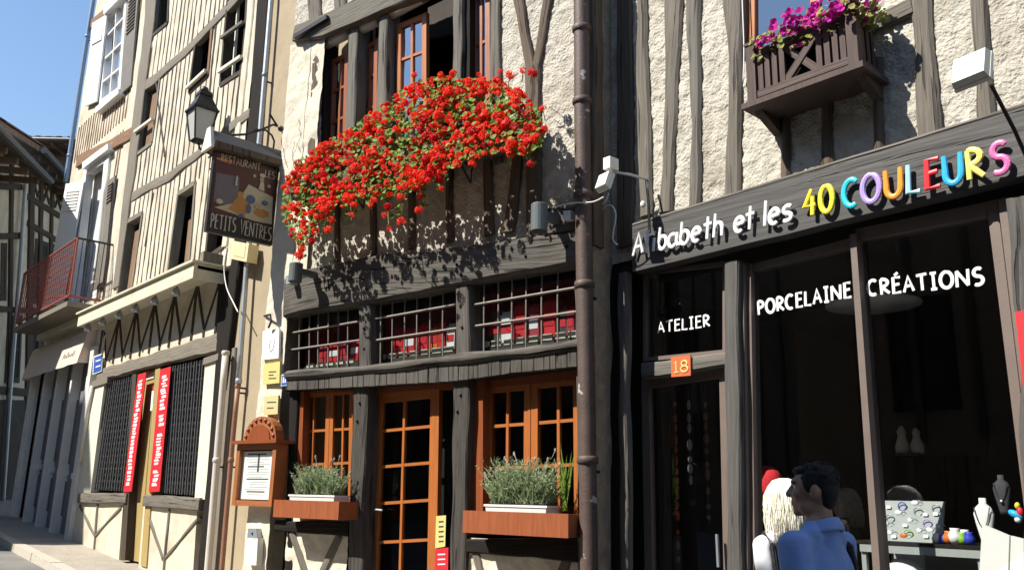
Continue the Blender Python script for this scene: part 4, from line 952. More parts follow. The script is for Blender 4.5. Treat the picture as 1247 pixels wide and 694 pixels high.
for k in range(1, 7): rb(P4.p(u0_, vb_ + .06, BE * k / 7), P4.p(u0_, vt_, BE * k / 7), .008, nm='baluster')
m_ = MB()
for k in range(9): v = vb_ + .1 + (vt_ - vb_ - .1) * k / 9; m_.tube([P4.p(u0_, v, BE + .008), P4.p(u1_, v, BE + .008)], .004, 4)
ms = m_.build('railing_mesh', 'balcred', bk); ms['kind'] = 'stuff'
rb(P4.p(u0_ + (u1_ - u0_) * .5, vb_ + .3, BE - .02), P4.p(u1_ - .1, vb_ + .08, BE - .02), .012)
# awning over the shop
AE = .28
a0, a1 = P4.at(25, 460, AE), P4.at(92, 446, AE); at0 = P4.at(105, 400, .16)[1]
au0, au1 = a0[0] + .1, P4.at(93, 446, AE)[0]; ab = (a0[1] + a1[1]) / 2
aw = thing('shop_awning', 'folded down pale fabric awning over the grey shopfront, half in shade', 'awning', P4.p(au0, ab))
prof = [(.02, at0 + .03), (.13, at0 + .01), (.17, at0 - .08), (.22, (at0 + ab) / 2), (.265, ab + .10), (AE, ab)]
m_ = MB(); nn = 14; vs = []
for i_ in range(nn + 1):
    for w, v in prof: vs.append(P4.p(au0 + (au1 - au0) * i_ / nn, v + .008 * math.sin(i_ * 2.2), w))
k = len(prof); m_.add(vs, [(i_ * k + j, i_ * k + j + 1, (i_ + 1) * k + j + 1, (i_ + 1) * k + j) for i_ in range(nn) for j in range(k - 1)]); m_.build('cloth', 'awning', aw, True)
for u_ in (au0 + .005, au1 - .005):
    m_ = MB(); m_.add([P4.p(u_, v, w) for w, v in prof] + [P4.p(u_, ab + .02, .02)], [tuple(range(len(prof) + 1))]); m_.build('side_cloth', 'awning', aw)
def aww(v):
    for (w0, v0), (w1, v1) in zip(prof[:-1], prof[1:]):
        if v1 <= v <= v0: return w0 + (w1 - w0) * (v0 - v) / (v0 - v1) + .012
    return AE
for k in range(6):
    uu = au1 - 1.0 + k * .12; m_ = MB(); hs_ = (.10, .05, .11, .05, .06, .10)[k]; v0_ = ab + .16
    m_.tube([P4.p(uu, v0_, aww(v0_)), P4.p(uu + .03, v0_ + hs_, aww(v0_ + hs_)), P4.p(uu + .09, v0_ + .01, aww(v0_ + .01))], .006, 5); m_.build('letter', 'p_grey', aw)
# grey shopfront under the awning
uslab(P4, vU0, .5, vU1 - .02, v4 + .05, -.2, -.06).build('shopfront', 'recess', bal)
for xa, wd in ((101, .22), (80, .1), (62, .12), (46, .1), (30, .18)):
    u_ = P4.at(xa, 560, .0)[0]; uslab(P4, u_ - wd / 2, .5, u_ + wd / 2, v4, -.06, .10).build('pilaster', 'greypaint', bal)
for xa, xb in ((100, 82), (78, 64), (60, 48), (44, 32)):
    a, b = P4.at(xb, 600, 0)[0], P4.at(xa, 600, 0)[0]; zb = gz(a)
    uslab(P4, a + .07, zb + .95, b - .09, zb + 1.05, -.06, .0).build('rail', 'greypaint', bal)
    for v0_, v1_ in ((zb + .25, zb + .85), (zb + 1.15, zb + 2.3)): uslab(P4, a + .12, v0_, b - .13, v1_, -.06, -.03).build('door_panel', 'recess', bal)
for u_ in (vU0, vU1 - .1): uslab(P4, u_, .5, u_ + .1, v4, -.06, .05).build('corner_board', 'greypaint', bal)
pipe('downpipe', 'tall blue downpipe at the left edge of the balcony house, against the sky', P4, [(126, -80), (113.5, 0), (101, 80), (80, 222)], .06, .05, 'bluepipe', (45, 190))
pipe('downpipe', 'short white pipe between the grey shopfront and the timbered house', P3, [(113, 470), (107, 500), (98, 562)], .05, .045, 'pinkpipe')
# vent stack with a cowl above the canopy
vs_ = pipe('vent_pipe', 'short grey vent pipe with a collar rising behind the canopy', P4, [(129, 215), (121, 300), (114, 352)], .2, .05, 'greypaint', (345,))

# ------------------------------------------------------------------ houses at the end of the street
_e = ROT @ camdir(440, horizon(440)); _p = ROT @ camdir(0, 590) * (20.5 / F)
PF = Wall((_p.x, _p.y), (_e.x, _e.y))
far = thing('corner_house', 'shaded cream timber framed house with crossed struts at the end of the street', 'house', PF.p(2, 1.4))
ft_ = PF.at(20, 178, 0)[1]
uslab(PF, -6, .5, 7.2, ft_, -5, 0).build('wall', 'plaster', far)
for rows in ([(-8, -2, 195), (-14, -8, 600)], [(14, 18, 200), (9, 13, 600)], [(38, 44, 190), (30, 37, 600)], [(50, 54, 210), (44, 49, 600)], [(64, 67, 215), (57, 61, 470)], [(78, 81, 230), (72, 75, 470)]):
    post(PF, rows, .05, -.05).build('timber_post', 't_stud', far)
for rows in ([(0, 222, 231), (28, 224, 232)], [(0, 284, 292), (30, 283, 291)], [(34, 205, 211), (88, 240, 245)], [(34, 235, 243), (88, 268, 275)], [(36, 268, 276), (88, 300, 306)], [(0, 470, 480), (88, 478, 486)], [(0, 372, 380), (90, 378, 384)]):
    beam(PF, rows, .06, -.05).build('timber_beam', 't_stud', far)
for k in range(7):
    x = 40 + k * 7
    line(PF, (x, 213 + k * 4.3), (x + 7, 240 + k * 4), .09, .03).build('timber_brace', 't_stud', far); line(PF, (x + 7, 217 + k * 4.3), (x, 236 + k * 4), .09, .035).build('timber_brace', 't_stud', far)
for q in ([(2, 296), (9, 296), (8, 366), (1, 366)], [(44, 290), (60, 296), (58, 372), (40, 370)], [(64, 297), (84, 302), (80, 370), (62, 370)], [(10, 384), (28, 384), (24, 466), (6, 466)], [(40, 388), (62, 390), (58, 474), (36, 472)]):
    win(PF, q, .02, far, 't_stud', .12, (.5,), (.5,), .05, glass='glass', th=.06); slab(PF, q, .0, .004).build('window_back', 'dark', far)
slab(PF, [(-30, 486), (90, 488), (88, 740), (-40, 740)], -.1, .03).build('shopfront', 'dim', far)  # dark slab laid over the lower wall for the street-end shade
pipe('downpipe', 'grey downpipe between the two halves of the shaded timbered house', PF, [(34, 190), (30, 240), (24, 330), (12, 480), (3, 620)], .12, .05, 'zinc')
# eaves of that house
def roof(P, u0, u1, v, name_parent, over=.9, rise=3.0, run=4.5):
    n_ = int((u1 - u0) / .22); m_ = MB()
    for k in range(n_):
        a = u0 + k * .22; h = .03 * (k % 2) + U(0, .02)
        for r_ in range(6):
            t0, t1 = r_ / 6, (r_ + 1.15) / 6
            m_.hexa([P.p(a + du, v + rise * t + h + dz + .05 * (1 - t) * 0, over - (over + run) * t) for dz in (0, .035) for t, du in ((t0, 0), (t0, .2), (t1, .2), (t1, 0))])
    o = m_.build('roof', 'roof', name_parent); o['kind'] = 'stuff'
    m2 = MB().hexa([P.p(u, v - .14 + dz + rise * t, over - .04 - (over + run) * t) for dz in (0, .12) for t, u in ((0, u0), (0, u1), (1, u1), (1, u0))]); m2.build('roof_boarding', 't_brown', name_parent)
    g_ = MB(); g_.tube([P.p(u0, v - .1, over + .06), P.p(u1, v - .1, over + .06)], .08, 8); g_.build('gutter', 'zincdk', name_parent)
    k = u0 + .2
    while k < u1: MB().hexa([P.p(k + du, v - .28 + dz, w) for dz in (0, .13) for w, du in ((over - .1, 0), (over - .1, .1), (.0, .1), (.0, 0))]).build('rafter_end', 't_brown', name_parent); k += .6
roof(PF, -6, PF.at(43, 178, .5)[0], PF.at(30, 186, .9)[1], far)
roof(PF, PF.at(43, 178, .5)[0] + .1, 7.4, PF.at(60, 188, .6)[1] - .0, far, .6)
# dark gabled house behind
_q = ROT @ camdir(30, 590) * (34 / F)
PG = Wall((_q.x, _q.y), (-_Y.x * 0 + .67, .742))
gab = thing('roofed_house', 'dark house with deep tiled eaves behind the shaded timbered house', 'house', PG.p(2, 1.7))
gv = PG.at(60, 172, .9)[1]
uslab(PG, -3, .8, 9, gv, -6, 0).build('wall', 't_brown', gab)
roof(PG, -3, 9, gv - .05, gab, 1.4, 1.2, 6)
win(PG, [(63, 200), (70, 200), (70, 215), (63, 215)], .03, gab, 't_stud', .12, (.5,), (), .05, glass='glass_up')

# ------------------------------------------------------------------ the other side of the street: unseen houses, shaped to block sun and sky
def opposite(x0, x1, y, h, lab, m='plaster', gabled=False, dep=6.0):
    P = Wall((0, y), (-1, 0)); o = thing('opposite_house', lab, 'house', (0.5 * (x0 + x1), y - 2, gz(x0) - .2))
    uslab(P, -x1, -.3, -x0, h, -dep, 0).build('wall', m, o)
    MB().hexa([P.p(u_, h + dz + r_ * .44 * dep, w) for dz in (.003, .12) for u_, w, r_ in ((-x1, .0, 0), (-x0, .0, 0), (-x0, .2 - dep, 1), (-x1, .2 - dep, 1))]).build('roof', 'roof', o)
    u_ = -x1 + .8
    while u_ < -x0 - 1.2:
        for v in (2.9, 5.6):
            if v + 1.6 < h: win(P, [(u_, v + 1.6), (u_ + .9, v + 1.6), (u_ + .9, v), (u_, v)], .03, o, 't_black', .08, (.5,), (.5,), .04, glass='glass', raw=True); uslab(P, u_, v, u_ + .9, v + 1.6, .001, .004).build('window_back', 'dark', o)
        uslab(P, u_, .2, u_ + 1.0, 2.3, .001, .03).build('door', 't_brown', o)
        u_ += 2.2
    for k in range(int((x1 - x0) / .8)): uslab(P, -x1 + .3 + k * .8, 2.5, -x1 + .4 + k * .8, h - .02, .0, .04).build('timber_post', 't_stud', o)
    return o
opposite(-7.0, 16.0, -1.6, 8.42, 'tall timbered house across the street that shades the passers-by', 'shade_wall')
opposite(-20.8, -18.9, -1.6, 10.75, 'unseen narrow house across the street, shaped to shade the grey shopfront', 'shade_wall', dep=2.4)  # unseen; width, height and depth cut for the shade it casts
opposite(-36, -20.85, -1.6, 14.0, 'unseen tallest house across the street, added to shade the left of the awning', 'shade_wall', dep=1.6)  # unseen; added tall and shallow to cast shade on the awning
opposite(-30, 8, -13, 14.0, 'unseen long house added behind the square to darken reflections and sky light', 'shade_wall')  # added out of view to darken pane reflections and sky fill
# ------------------------------------------------------------------ hanging restaurant sign
_w = P2.pp(337, 170, .05)
SG = Wall((_w.x, _w.y), (0, 1))
TLs, TRs, BRs, BLs = (SG.at(261.5, 181), SG.at(339.5, 207), SG.at(328.5, 301), SG.at(248.5, 280))
su0, su1 = (TLs[0] + BLs[0]) / 2, (TRs[0] + BRs[0]) / 2; sv0, sv1 = (BLs[1] + BRs[1]) / 2, (TLs[1] + TRs[1]) / 2
hs = thing('hanging_sign', 'dark painted hanging board of the restaurant with a cook at a table and hand lettering', 'sign', SG.p((su0 + su1) / 2, sv0))
uslab(SG, su0, sv0, su1, sv1, -.03, .03).build('board', 'p_dark', hs)
uslab(SG, su0 - .05, sv1 - .01, su1 + .06, sv1 + .06, -.12, .13).build('cap_board', 't_brown', hs)
MB().hexa([SG.p(u_, v_, w_) for u_ in (su0 - .05, su1 + .06) for v_, w_ in ((sv1 + .06, -.12), (sv1 + .06, .13), (sv1 + .20, .04), (sv1 + .20, -.03))]).build('cap_roof', 'zincdk', hs)
MB().hexa([SG.p(u_, v_, w_) for u_ in (su0 - .085, su0 - .052) for v_, w_ in ((sv1 - .02, -.13), (sv1 - .02, .135), (sv1 + .23, .05), (sv1 + .23, -.04))]).build('cap_end', 'offwhite', hs)
SW, SH = su1 - su0, sv1 - sv0
def sp(x, y): return (su0 + SW * x, sv0 + SH * y)
def paint(name, m, polys, w):
    b = MB()
    for i_, pl_ in enumerate(polys): b.prism([SG.p(*sp(*q), .0305) for q in pl_], SG.N * (w + .0007 * i_))
    b.build(name, m, hs)
def ell(x, y, rx, ry, n=12): return [(x + rx * math.cos(2 * math.pi * k / n), y + ry * math.sin(2 * math.pi * k / n)) for k in range(n)]
paint('painted_ground', 'p_brown', [[(.04, .24), (.96, .24), (.96, .96), (.04, .96)]], .001)
paint('painted_wall', 'p_grey', [[(.06, .36), (.42, .36), (.40, .74), (.06, .72)]], .002)
paint('painted_table', 'p_tan', [[(.08, .30), (.40, .42), (.55, .68), (.94, .60), (.96, .26), (.70, .25)]], .004)
paint('painted_figure', 'p_orange', [[(.28, .32), (.42, .52), (.55, .48), (.62, .40), (.52, .27)], ell(.78, .36, .12, .05), ell(.44, .53, .05, .035)], .006)
for i_, q in enumerate((ell(.60, .50, .07, .055), [(.40, .25), (.48, .30), (.56, .25)], ell(.58, .38, .04, .06), ell(.82, .50, .05, .03))): paint('painted_apron', 'p_blue', [q], .009 + i_ * .0007)
paint('painted_cook', 'p_skin', [ell(.74, .78, .035, .03), ell(.86, .72, .025, .02), ell(.62, .80, .025, .02), ell(.72, .44, .06, .04)], .013)
for i_, (nm, q) in enumerate((('painted_hat', ell(.74, .83, .045, .025)), ('painted_coat', [(.70, .65), (.79, .64), (.77, .75), (.72, .75)]), ('painted_candle', [(.34, .62), (.37, .62), (.365, .74), (.345, .74)]), ('painted_dish', ell(.86, .42, .05, .02)), ('painted_plate', ell(.14, .38, .05, .03)))): paint(nm, 'l_tan', [q], .017 + i_ * .0007)
text(SG, 'RESTAURANT', sp(.10, 0)[0], sp(.70, 0)[0], sp(0, .87)[1], sp(0, .885)[1], .085, .036, 'l_tan', hs, .0052, .3)
text(SG, 'LES', sp(.78, 0)[0], sp(.94, 0)[0], sp(0, .83)[1], sp(0, .83)[1], .085, .036, 'l_tan', hs, .0052, .3)
text(SG, 'PETITS', sp(.05, 0)[0], sp(.42, 0)[0], sp(0, .05)[1], sp(0, .06)[1], .155, .036, 'l_tan', hs, .0078, .3)
text(SG, 'VENTRES', sp(.49, 0)[0], sp(.97, 0)[0], sp(0, .05)[1], sp(0, .05)[1], .165, .036, 'l_tan', hs, .0072, .3, .15)
slab(SG, [(264, 192), (283, 196), (283, 198), (264, 194)], .03, .034).build('underline', 'l_orange', hs)
def scroll(P, pts, r, nm, par, m='iron'):
    b = MB(); b.tube([P.p(*P.at(x, y, 0), 0) for x, y in pts], r, 6); b.build(nm, m, par)
scroll(SG, [(266, 170), (280, 165), (298, 164), (314, 160), (326, 155), (333, 152), (338, 154)], .014, 'bracket_arm', hs)
scroll(SG, [(338, 154), (334, 148), (331, 143), (328.5, 139)], .012, 'bracket_tip', hs)
scroll(SG, [(300, 165), (312, 158), (324, 159), (331, 165), (334, 172), (333, 180), (328, 187)], .011, 'bracket_scroll', hs)
scroll(SG, [(268, 168), (274, 176), (278, 186)], .012, 'bracket_hook', hs)
scroll(SG, [(340, 157), (347, 165), (350, 185), (352, 210), (350, 225)], .006, 'cable', hs)
b = MB(); c_ = SG.p(*SG.at(342, 157, 0), 0); b.ball(c_, .035, 8, 6); b.build('wall_fixing', 'zincdk', hs)

# meter box under the sign
mbx = tag(slab(P3, [(283, 293), (303, 297), (300, 319), (281, 315)], .02, .16).build('meter_box', 'yellow'), 'small cream yellow electric box on the wall below the hanging sign', 'box')
M['yellow2'] = mat('box_cream', (.66, .58, .34), .6, .05, 5); mbx.data.materials[0] = M['yellow2']
slab(P3, [(286, 296), (299, 299), (297, 314), (284, 311)], .16, .166).build('lid', 'yellow2', mbx)
# lantern
_w = P3.pp(266, 189, .03); LG = Wall((_w.x, _w.y), (0, 1))
lc = LG.at(241.5, 176); topv = LG.at(240, 104)[1]; capv = LG.at(240, 133)[1]
hL = topv - lc[1]
ln = thing('street_lantern', 'old four sided black street lantern with pale glass beside the hanging sign', 'lantern', LG.p(lc[0], lc[1]))
def sq(u, v, h): return [LG.p(u + du * h, v, dw * h) for du, dw in ((-1, -1), (1, -1), (1, 1), (-1, 1))]
bs_, ts_ = hL * .11, hL * .185
vb0, vb1 = lc[1] + hL * .06, capv - .02
MB().hexa(sq(lc[0], vb0, bs_ * .92) + sq(lc[0], vb1, ts_ * .92)).build('glass_body', 'frost', ln)
for k in range(4):
    b = MB(); b.tube([sq(lc[0], vb0, bs_)[k], sq(lc[0], vb1, ts_)[k]], .013, 5); b.build('corner_bar', 'iron', ln)
b = MB(); b.hexa(sq(lc[0], vb1 - .01, ts_ * 1.12) + sq(lc[0], vb1 + .02, ts_ * 1.12)); b.build('rim', 'iron', ln)
b = MB(); b.hexa(sq(lc[0], vb1 + .02, ts_ * 1.05) + sq(lc[0], vb1 + (topv - vb1) * .62, ts_ * .5)); b.build('cap', 'iron', ln)
b = MB(); b.hexa(sq(lc[0], vb1 + (topv - vb1) * .62, ts_ * .58) + sq(lc[0], vb1 + (topv - vb1) * .8, ts_ * .5)); b.build('chimney', 'iron', ln)
b = MB(); b.ball(LG.p(lc[0], topv - .04), .06, 8, 6); b.build('finial', 'iron', ln)
b = MB(); b.hexa(sq(lc[0], vb0 - .04, bs_ * .5) + sq(lc[0], vb0, bs_ * 1.02)); b.build('base', 'iron', ln)
b = MB(); b.tube([LG.p(lc[0], vb0 - .04), LG.p(lc[0] + .03, lc[1] - .06), LG.p(lc[0] + .2, lc[1] - .1), LG.p(0, lc[1] - .02)], .016, 6); b.build('bracket', 'iron', ln)
b = MB(); b.tube([LG.p(-.02 - .12 * math.cos(t * .5), lc[1] - .16 + .08 * math.sin(t * .55) - t * .012) for t in range(12)], .011, 6); b.build('scroll', 'iron', ln)

# spotlights on the great beam
def downlight(px, yt, yb, lab, w=.34):
    a, b_ = P2.at(px, yt, w), P2.at(px, yb, w); r = .068
    t = thing('wall_spotlight', lab, 'spotlight', P2.p(a[0], b_[1], w), 'spotlights over the restaurant front')
    m_ = MB(); m_.lathe(P2.p(a[0], b_[1], w), [(r * .9, 0), (r, .004), (r, a[1] - b_[1] - .006), (r * .95, a[1] - b_[1])], 20); m_.build('housing', 'lamp_grey', t)
    m_ = MB(); m_.lathe(P2.p(a[0], b_[1] - .004, w), [(r * .8, 0), (r * .8, .006)], 16); m_.build('lens', 'iron', t)
    MB().hexa([P2.p(a[0] + du, v, ww) for du in (-.03, .03) for v, ww in ((a[1] - .10, .05), (a[1] - .10, w - .05), (a[1] - .04, w - .05), (a[1] - .04, .05))]).build('arm', 'lamp_grey', t)
    uslab(P2, a[0] - .05, b_[1] - .02, a[0] + .05, a[1] + .02, .02, .06).build('back_plate', 'lamp_grey', t)
downlight(657, 249, 282, 'dark grey cylinder spotlight at the right end of the great beam')
downlight(361, 321, 343, 'dark grey cylinder spotlight at the left end of the great beam')
tag(slab(P2, [(348, 336), (353, 335), (353, 345), (348, 346)], .1, .2).build('junction_box', 'zinc'), 'tiny grey box beside the left cylinder spotlight', 'box')
jb = tag(slab(P2, [(686, 257), (695, 256), (695, 267), (686, 268)], .095, .15).build('junction_box', 'offwhite'), 'small pale junction box on the beam end beside the brown downpipe', 'box')
# floodlights over the shop sign
def flood(head, mount, e, lab, size, pts, m='iron', tilt=.35):
    hpos = P1.pp(*head, e); t = thing('floodlight', lab, 'floodlight', hpos, 'floodlights over the shop sign')
    a = V((1, 0, 0)); n_ = V((0, tilt, -1)).normalized(); n_ = V((.1, .85, -.35)).normalized(); up_ = a.cross(n_).normalized(); a = n_.cross(up_)
    sx, sz, d = size
    b = MB(); b.hexa([hpos + a * x_ * (.92 if k_ else 1) + up_ * z_ * (.92 if k_ else 1) + n_ * k_ for k_ in (0, -d * .6) for x_, z_ in ((-sx, -sz), (sx, -sz), (sx, sz), (-sx, sz))]); b.build('housing', 'offwhite', t)
    b = MB(); b.hexa([hpos + a * x_ + up_ * z_ + n_ * k_ for k_ in (.002, d * .4) for x_, z_ in ((-sx * 1.03, -sz * 1.03), (sx * 1.03, -sz * 1.03), (sx * 1.03, sz * 1.03), (-sx * 1.03, sz * 1.03))]); b.build('front_frame', 'offwhite', t)
    b = MB(); b.tube([P1.pp(x_, y_, w_) for x_, y_, w_ in pts], .011, 6); b.build('arm', m, t)
    return t, hpos, a, up_, n_
flood((1184, 86), 0, .62, 'square white floodlight on a thin black arm at the right end of the shop sign', (.092, .092, .07), [(1252, 196, .10), (1235, 158, .3), (1207, 104, .56)])
t_, hp, a_, u_, n_ = flood((737, 222), 0, .50, 'small white floodlight with a second box on a grey arm beside the brown downpipe', (.062, .07, .06), [(789, 250, .06), (789, 219, .12), (768, 213, .3), (745, 209, .46)], 'zinc')
b = MB(); c_ = P1.pp(744, 200, .47); b.hexa([c_ + V((x_, y_, z_)) for z_ in (-.05, .045) for x_, y_ in ((-.035, -.05), (.035, -.05), (.035, .05), (-.035, .05))]); b.build('driver_box', 'offwhite', t_)
b = MB(); b.tube([P1.pp(787, 218, .1), P1.pp(790, 250, .1), P1.pp(791, 283, .1)], .012, 6); b.build('wall_bar', 'iron', t_)
b = MB(); c_ = P1.pp(783, 249, .12); b.ball(c_, (.022, .022, .03), 8, 6); b.build('cable_joint', 'offwhite', t_)
def cable(name, lab, P, pts, w, r, m):
    b = MB(); q = [P.pp(x_, y_, w) for x_, y_ in pts]; f_ = []
    for i_ in range(len(q) - 1):
        p0, p1, p2, p3 = q[max(i_ - 1, 0)], q[i_], q[i_ + 1], q[min(i_ + 2, len(q) - 1)]
        for k in range(5):
            t = k / 5; f_.append(.5 * ((2 * p1) + (p2 - p0) * t + (2 * p0 - 5 * p1 + 4 * p2 - p3) * t * t + (3 * p1 - p0 - 3 * p2 + p3) * t ** 3))
    b.tube(f_ + [q[-1]], r, 5); return tag(b.build(name, m, None, True), lab, 'cable')
cable('cable', 'pale cable looping down from the left floodlight over the dark post', P1, [(741, 235), (737, 246), (725, 253), (722, 258), (730, 256), (743, 250), (750, 262), (746, 290), (752, 298)], .20, .006, 'offwhite')
cable('cable', 'thin pale cable running behind the brown downpipe to the junction box', P2, [(672, 253), (688, 249), (700, 247), (722, 246), (735, 240)], .21, .006, 'offwhite')
cable('cable', 'thin pale wires dangling below the meter box', P3, [(277, 300), (273, 325), (276, 350), (285, 370), (290, 380)], .2, .008, 'offwhite')
cable('cable', 'dark cable sagging along the top of the shop sign', P1, [(1120, 178), (1150, 168), (1190, 154), (1220, 142), (1252, 133)], .09, .009, 'iron')
cable('cable', 'thin white cable down the left side of the upstairs shop window', P1, [(902, -60), (904, 0), (906, 60), (905, 100)], .03, .005, 'white')

# menu case
mc = thing('menu_case', 'varnished orange wooden menu case with a rounded crest and a white menu inside', 'menu case', P2.p(*P2.at(312, 617, .1)))
w_ = .17
q = pxs(P2, [(289, 541), (337, 540), (335, 617), (290, 616)], w_); q = [(min(q[0][0], q[3][0]), q[0][1]), (q[1][0], q[0][1]), (q[1][0], q[2][1]), (min(q[0][0], q[3][0]), q[2][1])]
u0_, u1_, v0_, v1_ = q[0][0], q[1][0], q[2][1], q[0][1]
fm = MB(); t = .055
for a, b_ in (((u0_ + t / 2, v0_), (u0_ + t / 2, v1_)), ((u1_ - t / 2, v0_), (u1_ - t / 2, v1_))): bar(P2, a, b_, t, .03, w_, fm)
for v in (v0_ + t / 2, v1_ - t / 2): bar(P2, (u0_ + t, v), (u1_ - t, v), t, .032, w_ - .003, fm)
fm.build('frame', 'case_wood', mc)
uslab(P2, u0_ + .005, v0_ + .005, u1_ - .005, v1_ - .005, .02, .05).build('back_board', 'orange_dk', mc)
ppr = uslab(P2, u0_ + t + .005, v0_ + t + .01, u1_ - t - .005, v1_ - t - .015, .12, .125).build('menu_sheet', 'paper', mc)
for k in range(17):
    yy = v1_ - t - .05 - k * (v1_ - v0_ - .19) / 17; wl_ = u1_ - u0_ - 2 * t; xa = u0_ + t + wl_ * U(.12, .32); xb = u1_ - t - wl_ * U(.12, .34)
    uslab(P2, xa, yy, max(xa + .05, xb), yy + (.005 if k % 5 else .012), .125, .1262).build('text_line', 'casegrey' if k % 5 else 'ink', ppr)
uslab(P2, (u0_ + u1_) / 2 - .012, v1_ - t - .22, (u0_ + u1_) / 2 + .012, v1_ - t - .04, .1263, .128).build('motif', 'ink', ppr)
pm = MB(); pm.add([P2.p(u_, v_, w_ - .02) for u_, v_ in ((u0_ + t, v0_ + t), (u1_ - t, v0_ + t), (u1_ - t, v1_ - t), (u0_ + t, v1_ - t))], [(0, 1, 2, 3)]); pm.build('pane', 'glass_case', mc)
uslab(P2, u0_ - .03, v1_ + .002, u1_ + .05, v1_ + .035, .0, w_ + .05).build('cornice', 'orange_dk', mc)
uc = (u0_ + u1_) / 2 + .01; cr = (u1_ - u0_) * .41
cpts = [(uc + cr * math.cos(math.radians(a)), v1_ + .036 + cr * .92 * math.sin(math.radians(a))) for a in range(0, 181, 12)]
MB().prism([P2.p(u_, v_, .05) for u_, v_ in cpts], P2.N * (w_ - .07)).build('crest', 'case_wood', mc)
for k in range(9):
    a = math.radians(12 + k * 19.5); m_ = MB(); m_.ball(P2.p(uc + cr * .86 * math.cos(a), v1_ + .036 + cr * .79 * math.sin(a), w_ - .02), (.022, .022, .022), 6, 4); m_.build('bead', 'orange_dk', mc, True)
MB().prism([P2.p(uc + (u_ - uc) * .68, v1_ + .04 + (v_ - v1_ - .036) * .64, w_ - .02) for u_, v_ in cpts], P2.N * .012).build('crest_panel', 'orange_dk', mc)
# plaques on the pier
def plaque(q, m, lab, mark=None, name='wall_plaque'):
    o = tag(slab(P2, q, .06, .085).build(name, m), lab, 'plaque')
    if mark: mark(o)
    return o
def uletter(o):
    c_ = P2.at(330, 428, .087); m_ = MB(); m_.flat = .3; m_.tube([P2.p(c_[0] + x_, c_[1] + z_, .087) for x_, z_ in ((-.03, .12), (-.035, .05), (-.01, .0), (.025, .02), (.04, .09), (.03, .13))], .006, 6, squash=P2.N); m_.build('motif', 'casegrey', o)
def lines(xa, ya, n_, dy, L, m='ink'):
    def f(o):
        for k in range(n_): slab(P2, [(xa, ya + dy * k), (xa + L - (k % 2) * 3, ya + dy * k - .3), (xa + L - (k % 2) * 3, ya + dy * k + 1.0), (xa, ya + dy * k + 1.3)], .085, .087).build('text_line', m, o)
    return f
plaque([(320, 403), (340, 400), (339, 436), (319, 438)], 'paper', 'white plaque with a dark curved motif, topmost on the stone pier', uletter)
plaque([(321, 443), (341, 440), (340, 466), (320, 468)], 'yellow', 'yellow plaque with a small emblem in the middle of the stone pier', lines(327, 452, 3, 4, 9))
plaque([(322, 483), (339, 481), (338, 504), (321, 505)], 'brass', 'olive yellow plaque with two lines of print, lowest on the stone pier', lines(325, 489, 2, 7, 11))
hn = plaque([(343, 456), (351, 455), (350, 469), (342, 470)], 'white', 'small blue house number plate under the end of the ledge', None, 'number_plate')
c_ = [P2.at(*q, .09) for q in ((344, 467), (349.5, 466))]; slab(P2, [(343.5, 457), (350.5, 456), (349.5, 468), (342.5, 469)], .085, .0875).build('sign_face', 'blue', hn)
text(P2, '18', c_[0][0], c_[1][0], c_[0][1], c_[1][1], .075, .089, 'l_white', hn, .005, .3) if 0 else [slab(P2, [(344.6 + k * 2.4, 459), (346 + k * 2.4, 459), (345.4 + k * 2.4, 466), (344 + k * 2.4, 466)], .0875, .089).build('numeral', 'l_white', hn) for k in range(2)]
hk = MB(); hk.tube([P2.pp(322, 385, .05), P2.pp(329, 383, .12), P2.pp(330, 392, .13), P2.pp(327, 399, .12)], .012, 6)
tag(hk.build('wall_hook', 'iron'), 'small bent iron hook on the stone pier above the white plaque', 'hook')
ic = thing('intercom', 'white plastic intercom box low on the stone pier under the menu case', 'intercom', P2.p(*P2.at(306, 690, .06)))
slab(P2, [(300, 655), (314, 655), (312, 688), (298, 687)], .05, .12).build('body', 'offwhite', ic); slab(P2, [(302, 643), (312, 643), (313, 654.5), (301, 654.5)], .05, .11).build('head', 'zinc', ic)
bm = MB(); bm.ball(P2.pp(307, 649, .113), .012, 8, 5); bm.build('button', 'iron', ic)

# flower boxes downstairs
def boxpl(q, lab, d=.24, w0=.05):
    tl, tr, br, bl_ = q; a = P2.at(*tl, w0 + d); b = P2.at(*tr, w0 + d); c = P2.at(*bl_, w0 + d)
    t = thing('window_box', lab, 'window box', P2.p(a[0], c[1], w0), 'wooden window boxes of the restaurant')
    v0, v1 = c[1], a[1]; th = .022
    uslab(P2, a[0], v0, b[0], v1, w0 + d - th, w0 + d).build('front_board', 'box_wood', t)
    uslab(P2, a[0], v0, b[0], v1 - .004, w0, w0 + th).build('back_board', 'box_wood', t)
    for u_ in (a[0] + .001, b[0] - th - .001): uslab(P2, u_, v0 + .002, u_ + th, v1 - .002, w0 + th + .001, w0 + d - th - .001).build('end_board', 'box_wood', t)
    uslab(P2, a[0] + th, v0 + .004, b[0] - th, v0 + .024, w0 + th, w0 + d - th).build('bottom_board', 'orange_dk', t)
    return a[0], b[0], v0, v1, w0, d
B1 = boxpl([(334, 608), (413, 613), (412, 635), (333, 629)], 'varnished wooden window box beside the menu case')
B2 = boxpl([(564, 621), (692, 630), (692, 659), (564, 648)], 'longer varnished wooden window box beside the brown downpipe')
